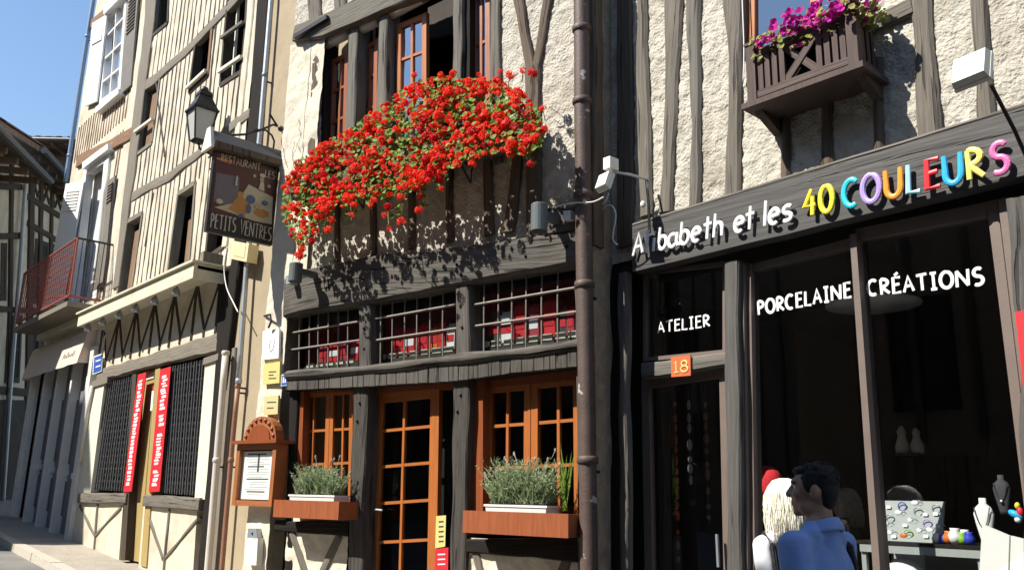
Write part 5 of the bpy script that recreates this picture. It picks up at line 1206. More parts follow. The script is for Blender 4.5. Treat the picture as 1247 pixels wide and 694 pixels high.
def trough(B, f0, f1, lab):
    a, b, v0, v1, w0, d = B; u0_, u1_ = a + (b - a) * f0, a + (b - a) * f1
    t = thing('plant_trough', lab, 'planter', P2.p(u0_, v0 + .03, w0 + .1), 'white plant troughs')
    m_ = MB(); h0 = [P2.p(u_, v0 + .03, w_) for u_, w_ in ((u0_ + .02, w0 + .045), (u1_ - .02, w0 + .045), (u1_ - .02, w0 + d - .05), (u0_ + .02, w0 + d - .05))]
    h1 = [P2.p(u_, v1 + .035, w_) for u_, w_ in ((u0_, w0 + .03), (u1_, w0 + .03), (u1_, w0 + d - .03), (u0_, w0 + d - .03))]
    m_.hexa(h0 + h1); m_.build('trough_body', 'white', t)
    uslab(P2, u0_ - .012, v1 + .036, u1_ + .012, v1 + .052, w0 + .024, w0 + d - .024).build('rim', 'white', t)
    uslab(P2, u0_ + .01, v1 + .053, u1_ - .01, v1 + .058, w0 + .04, w0 + d - .04).build('soil', 't_black', t)
    return (u0_ + u1_) / 2, v1 + .05, w0 + d / 2, u1_ - u0_
T1 = trough(B1, .2, .88, 'white trough inside the window box beside the menu case')
T2 = trough(B2, .2, .78, 'white trough inside the longer window box')

# flower box upstairs (almost hidden by the geraniums)
fb0, fb1 = P2.at(364, 236, .2), P2.at(650, 158, .2)
fbx = thing('flower_box', 'long dark flower box buried under the red geraniums', 'flower box', P2.p(*lerp(fb0, fb1, .5), .1))
for w_, nm in ((.06, 'back_board'), (.31, 'front_board')):
    bar(P2, fb0, fb1, .17, w_, w_ + .02).build(nm, 't_brown', fbx)
bar(P2, (fb0[0], fb0[1] - .085), (fb1[0], fb1[1] - .085), .02, .081, .309).build('bottom_board', 't_brown', fbx)
for k in range(5):
    a = lerp(fb0, fb1, .04 + .23 * k); b = MB(); b.tube([P2.p(a[0], a[1] - .10, .22), P2.p(a[0], a[1] - .10, .02), P2.p(a[0], a[1] - .26, .03), P2.p(a[0], a[1] - .10, .21)], .012, 5); b.build('bracket', 'iron', fbx)
# cartons and jars on the shelf behind the bars
cart = [(478, 392, 13, 'c'), (492, 392, 12, 'c'), (508, 392, 12, 'r'), (523, 392, 9, 'o'), (533, 392, 8, 'r'), (543, 392, 10, 'w'), (594, 0, 13, 'b'), (608, 0, 15, 'w'), (625, 0, 15, 'r'), (643, 0, 13, 'p'), (660, 0, 16, 'r'), (681, 0, 9, 'k'), (690, 0, 9, 'p'),
        (400, 0, 12, 'r'), (414, 0, 10, 'p'), (426, 0, 10, 'r'), (388, 0, 9, 'p')]
cn = dict(c='red_cloth', r='red', o='c_orange', w='paper', p='red_dk', b='dim', k='ink')
M['red_cloth'] = M['redcloth']; M['red_dk'] = mat('red_card', (.36, .03, .05), .6, .1, 6)
desc = dict(c='red', r='bright red', o='orange', w='whitish', p='dull red', b='dark', k='black')
def where(x): return 'left' if x < 440 else 'middle' if x < 560 else 'right'
for i_, (x, _, wd, c_) in enumerate(cart):
    t = (x - 353) / 347; y = 446 - 40.5 * t; h = (24 + 10 * t) * (1 if x > 450 else .8) * U(.85, 1.15)
    if x in (625, 660): h *= 1.35
    a, b_ = P2.at(x, y, -.16), P2.at(x + wd, y, -.16); tp = P2.at(x, y - h, -.16)[1]
    o = thing('carton', f'{desc[c_]} carton on the shelf behind the {where(x)} iron grille, {("first","second","third","fourth","fifth","sixth","seventh")[[q[0] for q in sorted(cart) if where(q[0]) == where(x)].index(x)]} from the left there', 'carton', P2.p(a[0], a[1], -.3), 'cartons behind the iron grilles')
    uslab(P2, a[0], a[1] - .02, b_[0], tp, -.28, -.16).build('box', cn[c_], o)
    uslab(P2, a[0] + .01, a[1] + (tp - a[1]) * .3, b_[0] - .01, a[1] + (tp - a[1]) * .62, -.16, -.156).build('printed_band', 'paper' if c_ in 'rcp' and i_ % 2 else ('red' if c_ != 'r' else 'redcloth'), o)
    uslab(P2, a[0] + .012, tp, b_[0] - .012, tp + .03, -.27, -.18).build('lid', 'redcloth' if c_ != 'w' else 'white', o)

# things in the shop window
DZ = -.42
dt = P1.at(1120, 661, DZ)
tb = thing('display_table', 'low grey display counter with shelves behind the shop window', 'counter', P1.p(-2.3, .3, -.7))
tu0, tu1 = P1.at(1046, 657, DZ)[0], P1.at(1196, 668, DZ)[0]
uslab(P1, tu0 - .02, dt[1] - .02, tu1 + .02, dt[1], -.95, DZ).build('top', 't_black', tb)
uslab(P1, tu0, dt[1] - .07, tu1, dt[1] - .022, DZ - .03, DZ - .004).build('front_rail', 'casegrey', tb)
uslab(P1, tu0, .3, tu1, dt[1] - .022, -.93, -.90).build('back_panel', 'casegrey', tb)
for u_ in (tu0, tu0 + .12, tu1 - .04): uslab(P1, u_, .3, u_ + .03, dt[1] - .071, DZ - .05, DZ - .02).build('leg', 'casegrey', tb)
uslab(P1, tu0 + .035, dt[1] - .27, tu1 - .045, dt[1] - .25, -.89, DZ - .03).build('shelf', 'casegrey', tb)
cz = -.62
q = pxs(P1, [(1073, 609), (1149, 610), (1148, 657), (1074, 655)], cz)
uc0, uc1 = q[0][0], q[1][0]
jc = thing('jewellery_case', 'grey felt jewellery display panel with pale brooches behind the glass', 'display panel', P1.p(uc0, dt[1], cz))
hh = q[0][1] - dt[1]
MB().hexa([P1.p(u_, v_, w_) for u_ in (uc0, uc1) for v_, w_ in ((dt[1] + .002, cz + .1), (dt[1] + .002, cz + .08), (dt[1] + hh, cz - .03), (dt[1] + hh, cz - .01))]).build('panel', 'casegrey', jc)
for k, (fx, fy) in enumerate(((.12, .42), (.3, .7), (.5, .52), (.55, .95), (.66, .28), (.82, .3), (.2, .2), (.42, .15), (.93, .4))):
    c_ = P1.p(uc0 + (uc1 - uc0) * fx, dt[1] + hh * fy, cz + .104 - .11 * fy); m_ = MB(); m_.ball(c_, (.018 + .008 * (k % 2), .008, .018), 8, 5); m_.build('brooch', 'porcelain' if k != 7 else 'c_orange', jc, True)
    m_ = MB(); m_.tube([c_ + V((.03 * math.cos(t * .7) + .02, -.004, .018 * math.sin(t * .7))) for t in range(9)], .0025, 4); m_.build('chain', 'zinc', jc)
for k, (fx, fy) in enumerate(((.06, .08), (.24, .06), (.4, .34), (.7, .62), (.86, .64), (.74, .1), (.1, .78))):
    c_ = P1.p(uc0 + (uc1 - uc0) * fx, dt[1] + .005 + hh * fy, cz + .106 - .11 * fy); MB().hexa([c_ + V((x_, y_, z_)) for x_ in (0, .03) for y_, z_ in ((0, 0), (-.004, 0), (-.002, .02), (.002, .02))]).build('price_card', 'paper', jc)
for k, (fx, fy, m) in enumerate(((.18, .55, 'zinc'), (.36, .86, 'c_blue'), (.62, .74, 'zinc'), (.78, .46, 'l_lilac'), (.9, .82, 'zinc'), (.5, .2, 'c_green'))):
    c_ = P1.p(uc0 + (uc1 - uc0) * fx, dt[1] + hh * fy, cz + .108 - .11 * fy); m_ = MB(); m_.tube([c_ + V((.026 * math.cos(t * .5236), -.002, .026 * math.sin(t * .5236))) for t in range(13)], .004, 5); m_.build('bracelet', m, jc, True)
cols = ['porcelain', 'c_orange', 'porcelain', 'c_green', 'c_blue', 'porcelain', 'c_orange', 'porcelain', 'c_blue', 'porcelain']
nmv = dict(porcelain='white', c_orange='orange', c_green='green', c_blue='deep blue')
pots = [(1140, 653, .028, 'porcelain', 'left of all the other little pots'), (1148, 652, .026, 'c_blue', 'beside the felt panel'), (1155, 651, .034, 'c_orange', 'in front of the white pots'), (1163, 649, .042, 'porcelain', 'in the middle of the row'),
        (1172, 655, .032, 'c_green', 'next to the deep blue pot'), (1180, 651, .034, 'c_blue', 'beside the white bust'), (1174, 640, .038, 'porcelain', 'behind the green pot'), (1154, 640, .024, 'porcelain', 'behind the orange pot')]
for x, y, r, c_, lab in pots:
    w_ = -.5 if y > 645 else -.62; u_ = P1.at(x, y, w_)[0]; m_ = MB(); z0 = dt[1] + (.0 if y > 645 else .0)
    m_.lathe(P1.p(u_, z0, w_), [(r * .6, 0), (r, r * .7), (r * 1.05, r * 1.3), (r * .6, r * 2.0), (r * .7, r * 2.3)] if r > .03 else [(r * .7, 0), (r, r), (r * .6, r * 2.2)], 12)
    tag(m_.build('porcelain_pot', c_, None, True), f'tiny {nmv[c_]} porcelain pot on the shop counter, {lab}', 'pot', 'little porcelain pots in the shop window')
def bust(x, ytop, w, hgt, lab, m='porcelain'):
    u_ = P1.at(x, ytop, w)[0]; v_ = P1.at(x, ytop, w)[1]; z0 = v_ - hgt; m_ = MB(); vs = []
    prof = [(.045, .02, 0), (.05, .03, .1), (.085, .04, .45), (.10, .045, .66), (.075, .04, .80), (.035, .032, .88), (.033, .03, 1.0)]
    n_ = 14
    for a, b_, h in prof:
        for k in range(n_): an = 2 * math.pi * k / n_; vs.append(P1.p(u_ + a * hgt * 2.2 * math.cos(an), z0 + h * hgt, w + b_ * hgt * 2.2 * math.sin(an)))
    L_ = len(prof); m_.add(vs, [(i_ * n_ + k, i_ * n_ + (k + 1) % n_, (i_ + 1) * n_ + (k + 1) % n_, (i_ + 1) * n_ + k) for i_ in range(L_ - 1) for k in range(n_)] + [tuple(range(n_ - 1, -1, -1)), tuple((L_ - 1) * n_ + k for k in range(n_))])
    o = thing('necklace_bust', lab, 'display bust', P1.p(u_, z0, w)); m_.build('bust', m, o, True)
    m_ = MB(); m_.tube([P1.p(u_ + .075 * hgt * 2.2 * t / 5, z0 + hgt * (.36 + .44 * (t / 5) ** 2), w + .046 * hgt * 2.2) for t in range(-5, 6)], .003, 4); m_.build('necklace', 'ink', o)
    m_ = MB(); m_.ball(P1.p(u_, z0 + hgt * .33, w + .05 * hgt * 2.2), .011, 6, 5); m_.build('pendant', 'zinc', o); return o
bust(1196, 606, -.45, .27, 'white necklace bust at the right end of the display counter')
bust(1218, 578, -.75, .24, 'dark necklace bust with pale beads at the back of the shop window', 'ink')
for q, lab in (([(1196, 638), (1229, 652), (1226, 740), (1190, 740)], 'white display panel, the left one of the bright pair behind the glass'), ([(1231, 652), (1262, 660), (1262, 740), (1228, 740)], 'white display panel, the right one of the bright pair behind the glass')):
    o = tag(slab(P1, q, -.30, -.27).build('display_board', 'white'), lab, 'display panel', 'white display panels')
u_ = P1.at(1240, 634, -.4); bd = thing('porcelain_bird', 'bright porcelain bird figurine in blue, red and yellow at the right edge of the window', 'figurine', P1.p(u_[0], u_[1], -.4))
for nm, d, r, m in (('body', (-.01, 0, .035), (.045, .02, .022), 'l_blue'), ('wing', (.015, 0, .05), (.02, .018, .03), 'l_red'), ('head', (.005, 0, .085), (.016, .016, .02), 'l_yellow'), ('base', (0, 0, .008), (.02, .02, .02), 'porcelain')):
    m_ = MB(); m_.ball(P1.p(u_[0], u_[1], -.4) + V(d), r, 10, 6, Matrix.Rotation(.5 if nm == 'body' else 0, 3, 'Y')); m_.build(nm, m, bd, True)
dsh = MB(); c_ = P1.p(P1.at(1105, 692, -.6)[0], dt[1] - .25, -.55); dsh.lathe(c_, [(.14, 0), (.135, .05), (.11, .10), (.06, .14), (.01, .15)], 20)
tag(dsh.build('cloche_hat', 'porcelain', None, True), 'round white domed dish on the shelf under the display counter', 'dish')
for x, lab in ((1150, 'white cup on the shelf under the counter, beside the domed dish'), (1173, 'white cup on the shelf under the counter, beside the white panels')):
    m_ = MB(); m_.lathe(P1.p(P1.at(x, 685, -.5)[0], dt[1] - .25, -.5), [(.025, 0), (.03, .02), (.038, .09), (.034, .09), (.02, .03)], 12); tag(m_.build('cup', 'porcelain', None, True), lab, 'cup', 'white cups under the counter')
# lamp disc hanging in the shop
lv = -.85; lc_ = P1.at(1063, 372, lv); rad = .33
ld = thing('pendant_lamp', 'wide pale disc pendant lamp hanging inside the shop', 'pendant lamp', P1.p(lc_[0], lc_[1], lv))
m_ = MB(); m_.lathe(P1.p(lc_[0], lc_[1], lv), [(rad * .2, .0), (rad, .0), (rad, .015), (rad * .55, .07), (.05, .12)], 32); m_.build('shade', 'porcelain', ld, True)
m_ = MB(); m_.tube([P1.p(lc_[0], lc_[1] + .12, lv), P1.p(lc_[0], 3.4, lv)], .006, 5); m_.build('cord', 'iron', ld)
# red hanging things
rb_ = tag(slab(P1, [(1236, 380), (1262, 374), (1275, 500), (1249, 500)], .06, .075).build('red_banner', 'red'), 'bright red banner hanging on the grey post at the right edge', 'banner')
rc = P1.at(934, 584, -.5); m_ = MB(); m_.lathe(P1.p(rc[0], rc[1] - .12, -.5), [(.11, 0), (.12, .05), (.115, .12), (.09, .18), (.04, .215), (.01, .22)], 14)
hat = thing('red_hat', 'rounded red cloth hat added behind the glass in place of a red reflection', 'hat', P1.p(rc[0], .3, -.5)); m_.build('crown', 'redcloth', hat, True)  # added hat, stands in for a red reflection in the pane
m_ = MB(); m_.tube([P1.p(rc[0], .3, -.5), P1.p(rc[0], rc[1] - .1, -.5)], .02, 6); m_.build('stand', 'iron', hat)
# strings of small porcelain pieces hanging inside the doorway
for n_, (x, y0, y1, m) in enumerate(((797, 470, 640, 'casegrey'), (811, 470, 560, 'porcelain'), (821, 470, 690, 'c_orange'), (838, 470, 590, 'casegrey'), (858, 470, 640, 't_p4'))):
    w_ = -.45 - .12 * (n_ % 3); a, b_ = P1.at(x, y0, w_), P1.at(x, y1, w_)
    o = thing('hanging_string', ('pale string of small pieces hanging inside the shop door, nearest its left edge', 'short white string of small pieces hanging inside the shop door', 'long orange string of small pieces hanging inside the shop door', 'grey string of small pieces in the middle of the shop doorway', 'brown string of small pieces nearest the right edge of the shop door')[n_], 'ornament', P1.p(a[0], b_[1], w_), 'strings hanging in the shop door')
    m_ = MB(); m_.tube([P1.p(a[0], a[1] + .1, w_), P1.p(a[0], b_[1], w_)], .004, 5); m_.build('cord', 'ink', o)
    v = a[1] - .15
    while v > b_[1]:
        m_ = MB(); m_.ball(P1.p(a[0], v, w_), (U(.012, .024), U(.012, .02), U(.02, .05)), 8, 6); m_.build('bead', m, o, True); v -= U(.07, .13)
# pale pieces added for a lit yellow reflection deep in the shop
w_ = -1.5; a = P1.at(1108, 552, w_); o = thing('figurine', 'small pale yellow pieces added for a lit reflection in the right window', 'figurine', P1.p(a[0], a[1], w_))
m_ = MB(); m_.lathe(P1.p(a[0] - .05, a[1], w_), [(.05, 0), (.055, .05), (.03, .13), (.035, .17), (.012, .21)], 10); m_.build('reflection_piece', 'cream', o, True)
m_ = MB(); m_.lathe(P1.p(a[0] + .06, a[1], w_), [(.045, 0), (.05, .06), (.025, .12), (.03, .16), (.008, .19)], 10); m_.build('reflection_piece', 'cream', o, True)
m_ = MB(); m_.lathe(P1.p(a[0], a[1] - .02, w_), [(.10, 0), (.10, .02)], 16); m_.build('reflection_base', 'iron', o)
m_ = MB(); m_.tube([P1.p(a[0], .3, w_), P1.p(a[0], a[1] - .03, w_)], .025, 8); m_.build('stand', 'iron', o)
# ------------------------------------------------------------------ plants
def leaf_disc(b, c, n_, r, lobes=6):
    n_ = n_.normalized(); a = n_.cross(V((0, 0, 1))); a = a.normalized() if a.length > .05 else V((1, 0, 0)); c2 = n_.cross(a); s_ = U(0, 6)
    vs = [c + n_ * (-r * .18)]
    for k in range(lobes): an = s_ + 2 * math.pi * k / lobes; rr = r * (1 if k % 2 else .86); vs.append(c + a * math.cos(an) * rr + c2 * math.sin(an) * rr + n_ * U(-.05, .1) * r)
    b.add(vs, [(0, 1 + k, 1 + (k + 1) % lobes) for k in range(lobes)])
def rdir(): 
    while 1:
        d = V((U(-1, 1), U(-1, 1), U(-1, 1)))
        if .05 < d.length < 1: return d.normalized()
def umbel(r, n=26):
    b = MB()
    for k in range(n):
        d = rdir(); d.z = abs(d.z) * .9 - .25; d.normalize(); c = d * r * U(.7, 1.05); a = d.cross(rdir()).normalized(); e = d.cross(a)
        for p_ in range(4):
            an = p_ * 1.57 + k; q = a * math.cos(an) + e * math.sin(an); q2 = a * math.cos(an + .9) + e * math.sin(an + .9); s_ = r * .5
            b.add([c, c + q * s_ + d * s_ * .25, c + (q + q2) * s_ * .75 + d * s_ * .1, c + q2 * s_ + d * s_ * .25], [(0, 1, 2, 3)])
    return b
ums = [umbel(.023 + .004 * (k % 4), 16 + 3 * (k % 4)).mesh('blossom', M[m]) for k, m in enumerate(['geranium'] * 10 + ['geranium_deep'] * 2)]
sil = [(343, 262), (346, 222), (362, 196), (398, 172), (432, 152), (470, 124), (500, 104), (532, 92), (570, 96), (604, 96), (640, 118), (660, 140), (662, 176), (640, 188), (600, 186), (560, 198), (538, 214), (505, 232), (470, 240), (430, 246), (395, 262), (378, 285), (366, 305), (355, 285)]
hang = [((430, 232), (428, 268), 9), ((402, 250), (400, 285), 10), ((540, 208), (538, 236), 8), ((640, 172), (646, 204), 7), ((384, 262), (380, 298), 10), ((498, 215), (488, 262), 14), ((470, 225), (474, 280), 9), ((515, 220), (512, 256), 9), ((364, 270), (368, 312), 12), ((455, 235), (452, 250), 8), ((632, 170), (627, 190), 9), ((590, 180), (577, 196), 8), ((350, 240), (352, 280), 10)]
ger = thing('geraniums', 'masses of scarlet geraniums with green leaves spilling below the upstairs windows', 'flowers', P2.p(*lerp(fb0, fb1, .5), .2))
lb = MB(); sb = MB(); pts = []
xs0, xs1 = 340, 664
def wdep(x, y):                                  # how far the plants stand out from the wall
    yc = 258 - 100 * (x - 355) / 300
    return .42 + .10 * max(-1.4, min(1, (y - yc + 20) / 40))
tries = 0
while len(pts) < 3500 and tries < 60000:
    tries += 1; x, y = U(338, 666), U(86, 312)
    if not inside((x, y), sil): continue
    pts.append((x, y))
for x, y in pts:
    w_ = wdep(x, y) + (U(-.34, .0) if R() < .35 else U(-.1, .09)); w_ = max(.05, w_)
    if random.random() < .8: leaf_disc(lb, P2.pp(x, y, w_), V((P2.N.x + U(-.8, .8), P2.N.y + U(-.8, .8), U(-.1, 1.2))), U(.016, .033))
for (a, c, n_) in hang:
    for k in range(n_ * 2): t = R(); p_ = lerp(a, c, t); leaf_disc(lb, P2.pp(p_[0] + U(-7, 7), p_[1] + U(-6, 3), .34 + U(-.08, .1)), V((P2.N.x + U(-.6, .6), P2.N.y + U(-.6, .6), U(0, 1))), U(.018, .032))
    sb.tube([P2.pp(*a, .3), P2.pp(*lerp(a, c, .5), .37), P2.pp(*c, .38)], .005, 4)
k = 0
while k < 110:
    x, y = U(336, 668), U(84, 314)
    if not inside((x, y), sil): continue
    k += 1; leaf_disc(lb, P2.pp(x + U(-4, 4), y + U(-4, 5), wdep(x, y) + U(.02, .13)), V((P2.N.x + U(-.8, .8), P2.N.y + U(-.8, .8), U(.2, 1.4))), U(.014, .034))
fo = lb.build('foliage', 'gleaf', ger); fo['kind'] = 'stuff'
heads = []; tries = 0
clump = []
while len(clump) < 90:
    x, y = U(340, 664), U(86, 308)
    if inside((x, y), sil): clump.append((x, y))
while len(heads) < 256 and tries < 60000:
    tries += 1
    if R() < .5: c_ = random.choice(clump); x, y = random.gauss(c_[0], 9), random.gauss(c_[1], 8)
    else: x, y = U(340, 666), U(86, 308)
    if not inside((x, y), sil): continue
    if any((x - a) ** 2 + (y - b) ** 2 < 16 for a, b in heads): continue
    if x > 600 and R() < .4: continue
    heads.append((x, y))
extra = [(621, 92), (648, 90), (609, 88), (637, 86), (537, 92), (505, 92), (552, 90), (583, 92), (661, 133), (664, 158), (658, 160), (640, 184), (622, 188), (575, 200), (536, 212), (533, 219), (512, 240), (510, 256), (488, 240), (489, 270), (474, 279), (468, 262), (472, 252), (455, 244), (452, 250), (428, 262), (431, 250), (400, 280), (403, 268), (380, 294), (384, 282), (646, 200), (538, 230), (366, 290), (368, 304), (364, 312), (355, 288), (348, 270)]
for x, y in extra:
    heads.append((x, y)); sb.tube([P2.pp(x + U(-3, 3), y + (14 if y < 190 else -22), .28), P2.pp(x, y, .33)], .004, 4)
for x, y in heads[:298]:
    w_ = wdep(x, y) + U(-.02, .10); c = P2.pp(x, y, w_)
    place('blossom', ums[random.randrange(12)], ger, c, (U(-.9, -.1), U(-.5, .5), U(0, 6)), U(.75, 1.4))
    if R() < .5: b_ = P2.pp(x + U(-4, 4), y + 10, w_ - .12); sb.tube([b_, c], .003, 4)
fl = MB()
for k in range(900):
    if R() < .7: c_ = random.choice(clump); x, y = random.gauss(c_[0], 11), random.gauss(c_[1], 9)
    else: x, y = U(340, 666), U(86, 308)
    if not inside((x, y), sil): continue
    c = P2.pp(x, y, wdep(x, y) + U(-.06, .10)); r = U(.018, .032)
    for q in range(12):
        d = rdir(); d.z = abs(d.z) * .9 - .3; p0 = c + d * r * .8; a = d.cross(rdir()).normalized() * r * .5; e = d.cross(a)
        fl.add([p0 - a - e, p0 + a - e, p0 + a + e, p0 - a + e], [(0, 1, 2, 3)])
o = fl.build('small_blossoms', 'geranium', ger); o['kind'] = 'stuff'
so_ = sb.build('flower_stems', 'gstem', ger); so_['kind'] = 'stuff'

# petunias in the balcony planter
ua_, ub2, vt_, e_ = PET
def trumpet():
    b = MB()
    c0 = V((0, 0, -.02)); n_ = 10
    vs = [c0] + [V((.034 * math.cos(2 * math.pi * k / n_) * (1 + .12 * (k % 2)), .034 * math.sin(2 * math.pi * k / n_) * (1 + .12 * (k % 2)), .012 * (k % 2))) for k in range(n_)]
    b.add(vs, [(0, 1 + k, 1 + (k + 1) % n_) for k in range(n_)]); return b.mesh('blossom', M['petunia'])
tr = trumpet()
pet = thing('petunias', 'magenta petunias with yellow green leaves in the balcony planter', 'flowers', P1.p((ua_ + ub2) / 2, vt_ - .1, e_ * .6))
lb = MB()
L_ = ub2 - ua_
for k in range(560):
    t = R(); u_ = ua_ + .02 + L_ * 1.06 * t; top = .05 + .10 * t
    leaf_disc(lb, P1.p(u_, vt_ - .10 + U(0, 1) * (top + .1), e_ - .12 + U(-.16, .16)), V((U(-.8, .8), -1 + U(-.5, .5), U(0, 1.2))), U(.012, .028))
for k in range(90):
    leaf_disc(lb, P1.p(ub2 + U(-.02, .16), vt_ + .05 - U(0, .16), e_ - .05 + U(-.2, .12)), V((U(-.8, .8), -1, U(0, 1))), U(.012, .026))
f_ = lb.build('foliage', 'petleaf', pet); f_['kind'] = 'stuff'
for k in range(170):
    t = R() ** .8; u_ = ua_ + .0 + L_ * 1.16 * t; v_ = vt_ + U(-.05, .02 + .14 * t) + (.03 if .25 < t < .45 else 0); c = P1.p(u_, v_, e_ - .05 + U(-.14, .16))
    place('blossom', tr, pet, c, (U(.6, 2.0), U(-.5, .5), U(-.6, .6)), U(.6, .95))
# lavender tufts
def lavender(T, lab, hgt, spread, n_, seed):
    random.seed(seed); uc_, v_, w_, L = T
    o = thing('lavender', lab, 'plant', P2.p(uc_, v_, w_), 'lavender plants in the window boxes'); b = MB(); tip = MB()
    for k in range(n_):
        bu = uc_ + U(-.42, .42) * L; a = U(-1, 1); ln_ = hgt * U(.5, 1) * (1 - .85 * (abs(bu - uc_) / L * 2) ** 2)
        d = V((0, 0, 1)) * ln_ + (P2.U * U(-1, 1) * spread * 1.5 + P2.N * U(-.6, .8) * spread) * ln_ * 1.2
        p0 = P2.p(bu, v_ - .02, w_ + U(-.07, .07)); p1 = p0 + d * .5 + V((0, 0, .05 * ln_)); p2 = p0 + d
        side = d.cross(V((U(-1, 1), U(-1, 1), .2))).normalized() * U(.004, .007)
        b.add([p0 - side * .5, p0 + side * .5, p1 + side, p1 - side, p2], [(0, 1, 2, 3), (3, 2, 4)])
        for j in range(11):
            t = U(.2, 1); q = p0.lerp(p2, t) + V((0, 0, .03 * ln_)); e = rdir() * U(.02, .045); e.z = abs(e.z); s2 = e.cross(rdir()).normalized() * .004
            b.add([q - s2, q + s2, q + e], [(0, 1, 2)])
        if k % 40 == 0: e = p2 + d.normalized() * U(.04, .12); tip.tube([p2, p2.lerp(e, .6), e], [.002, .003, .009], 4); tip.ball(e, (.009, .009, .018), 5, 4)
    f_ = b.build('foliage', 'lavleaf', o); f_['kind'] = 'stuff'; t_ = tip.build('flower_spikes', 'lavtip', o); t_['kind'] = 'stuff'
lavender(T1, 'soft grey green lavender tuft in the window box beside the menu case', .31, .5, 520, 3)
lavender(T2, 'larger grey green lavender tuft in the longer window box', .38, .5, 760, 4)
sp_ = thing('strap_leaf_plant', 'upright plant of long narrow green leaves behind the lavender, beside the brown downpipe', 'plant', P2.p(*P2.at(690, 620, .06), .12)); b = MB()
for k in range(16):
    p0 = P2.pp(688 + U(-4, 4), 622, .14); p2 = P2.pp(692 + U(-14, 10), 535 + U(0, 45), .14 + U(-.05, .08)); p1 = p0.lerp(p2, .55) + P2.U * U(-.02, .02); s_ = P2.U * .008
    b.add([p0 - s_, p0 + s_, p1 + s_, p1 - s_, p2], [(0, 1, 2, 3), (3, 2, 4)])
f_ = b.build('leaves', 'gleaf', sp_); f_['kind'] = 'stuff'
random.seed(11)
# ------------------------------------------------------------------ people
def icoblob(prims, voxel, smooth_n, name):
    bm_ = bmesh.new()
    for pr in prims:
        if pr[0] == 'e':
            _, c, r = pr[:3]; rot = pr[3] if len(pr) > 3 else Matrix.Identity(3)
            q = bmesh.ops.create_icosphere(bm_, subdivisions=3, radius=1)['verts']
            for v_ in q: v_.co = rot @ V((v_.co.x * r[0], v_.co.y * r[1], v_.co.z * r[2])) + V(c)
        else:
            _, p0, p1, r0, r1 = pr; p0, p1 = V(p0), V(p1); d = p1 - p0; l = d.length; qn = d.to_track_quat('Z', 'Y')
            q = bmesh.ops.create_icosphere(bm_, subdivisions=3, radius=1)['verts']
            for v_ in q:
                t = 0 if v_.co.z < 0 else 1; r = r1 if t else r0; v_.co = qn @ V((v_.co.x * r, v_.co.y * r, v_.co.z * r + l * t)) + p0
    me = bpy.data.meshes.new('tmp'); bm_.to_mesh(me); bm_.free(); o = bpy.data.objects.new('tmp', me); C.objects.link(o)
    md = o.modifiers.new('r', 'REMESH'); md.mode = 'VOXEL'; md.voxel_size = voxel; md.use_smooth_shade = True
    if smooth_n: m2 = o.modifiers.new('s', 'SMOOTH'); m2.iterations = smooth_n; m2.factor = .5
    dg = bpy.context.evaluated_depsgraph_get(); dg.update(); res = bpy.data.meshes.new_from_object(o.evaluated_get(dg)); res.name = name
    bpy.data.objects.remove(o)
    if name in ('shirt', 'trousers'):
        for v_ in res.vertices:
            p = v_.co; f = noise.noise(V((p.x * 5 + p.z * 3, p.y * 6 - p.z * 2, p.z * 4))) + .6 * noise.noise(V((p.x * 14, p.y * 10 + p.z * 6, p.z * 9)))
            v_.co = p + v_.normal * f * .009
    res.polygons.foreach_set('use_smooth', [True] * len(res.polygons)); return res
def rotz(a): return Matrix.Rotation(a, 3, 'Z')
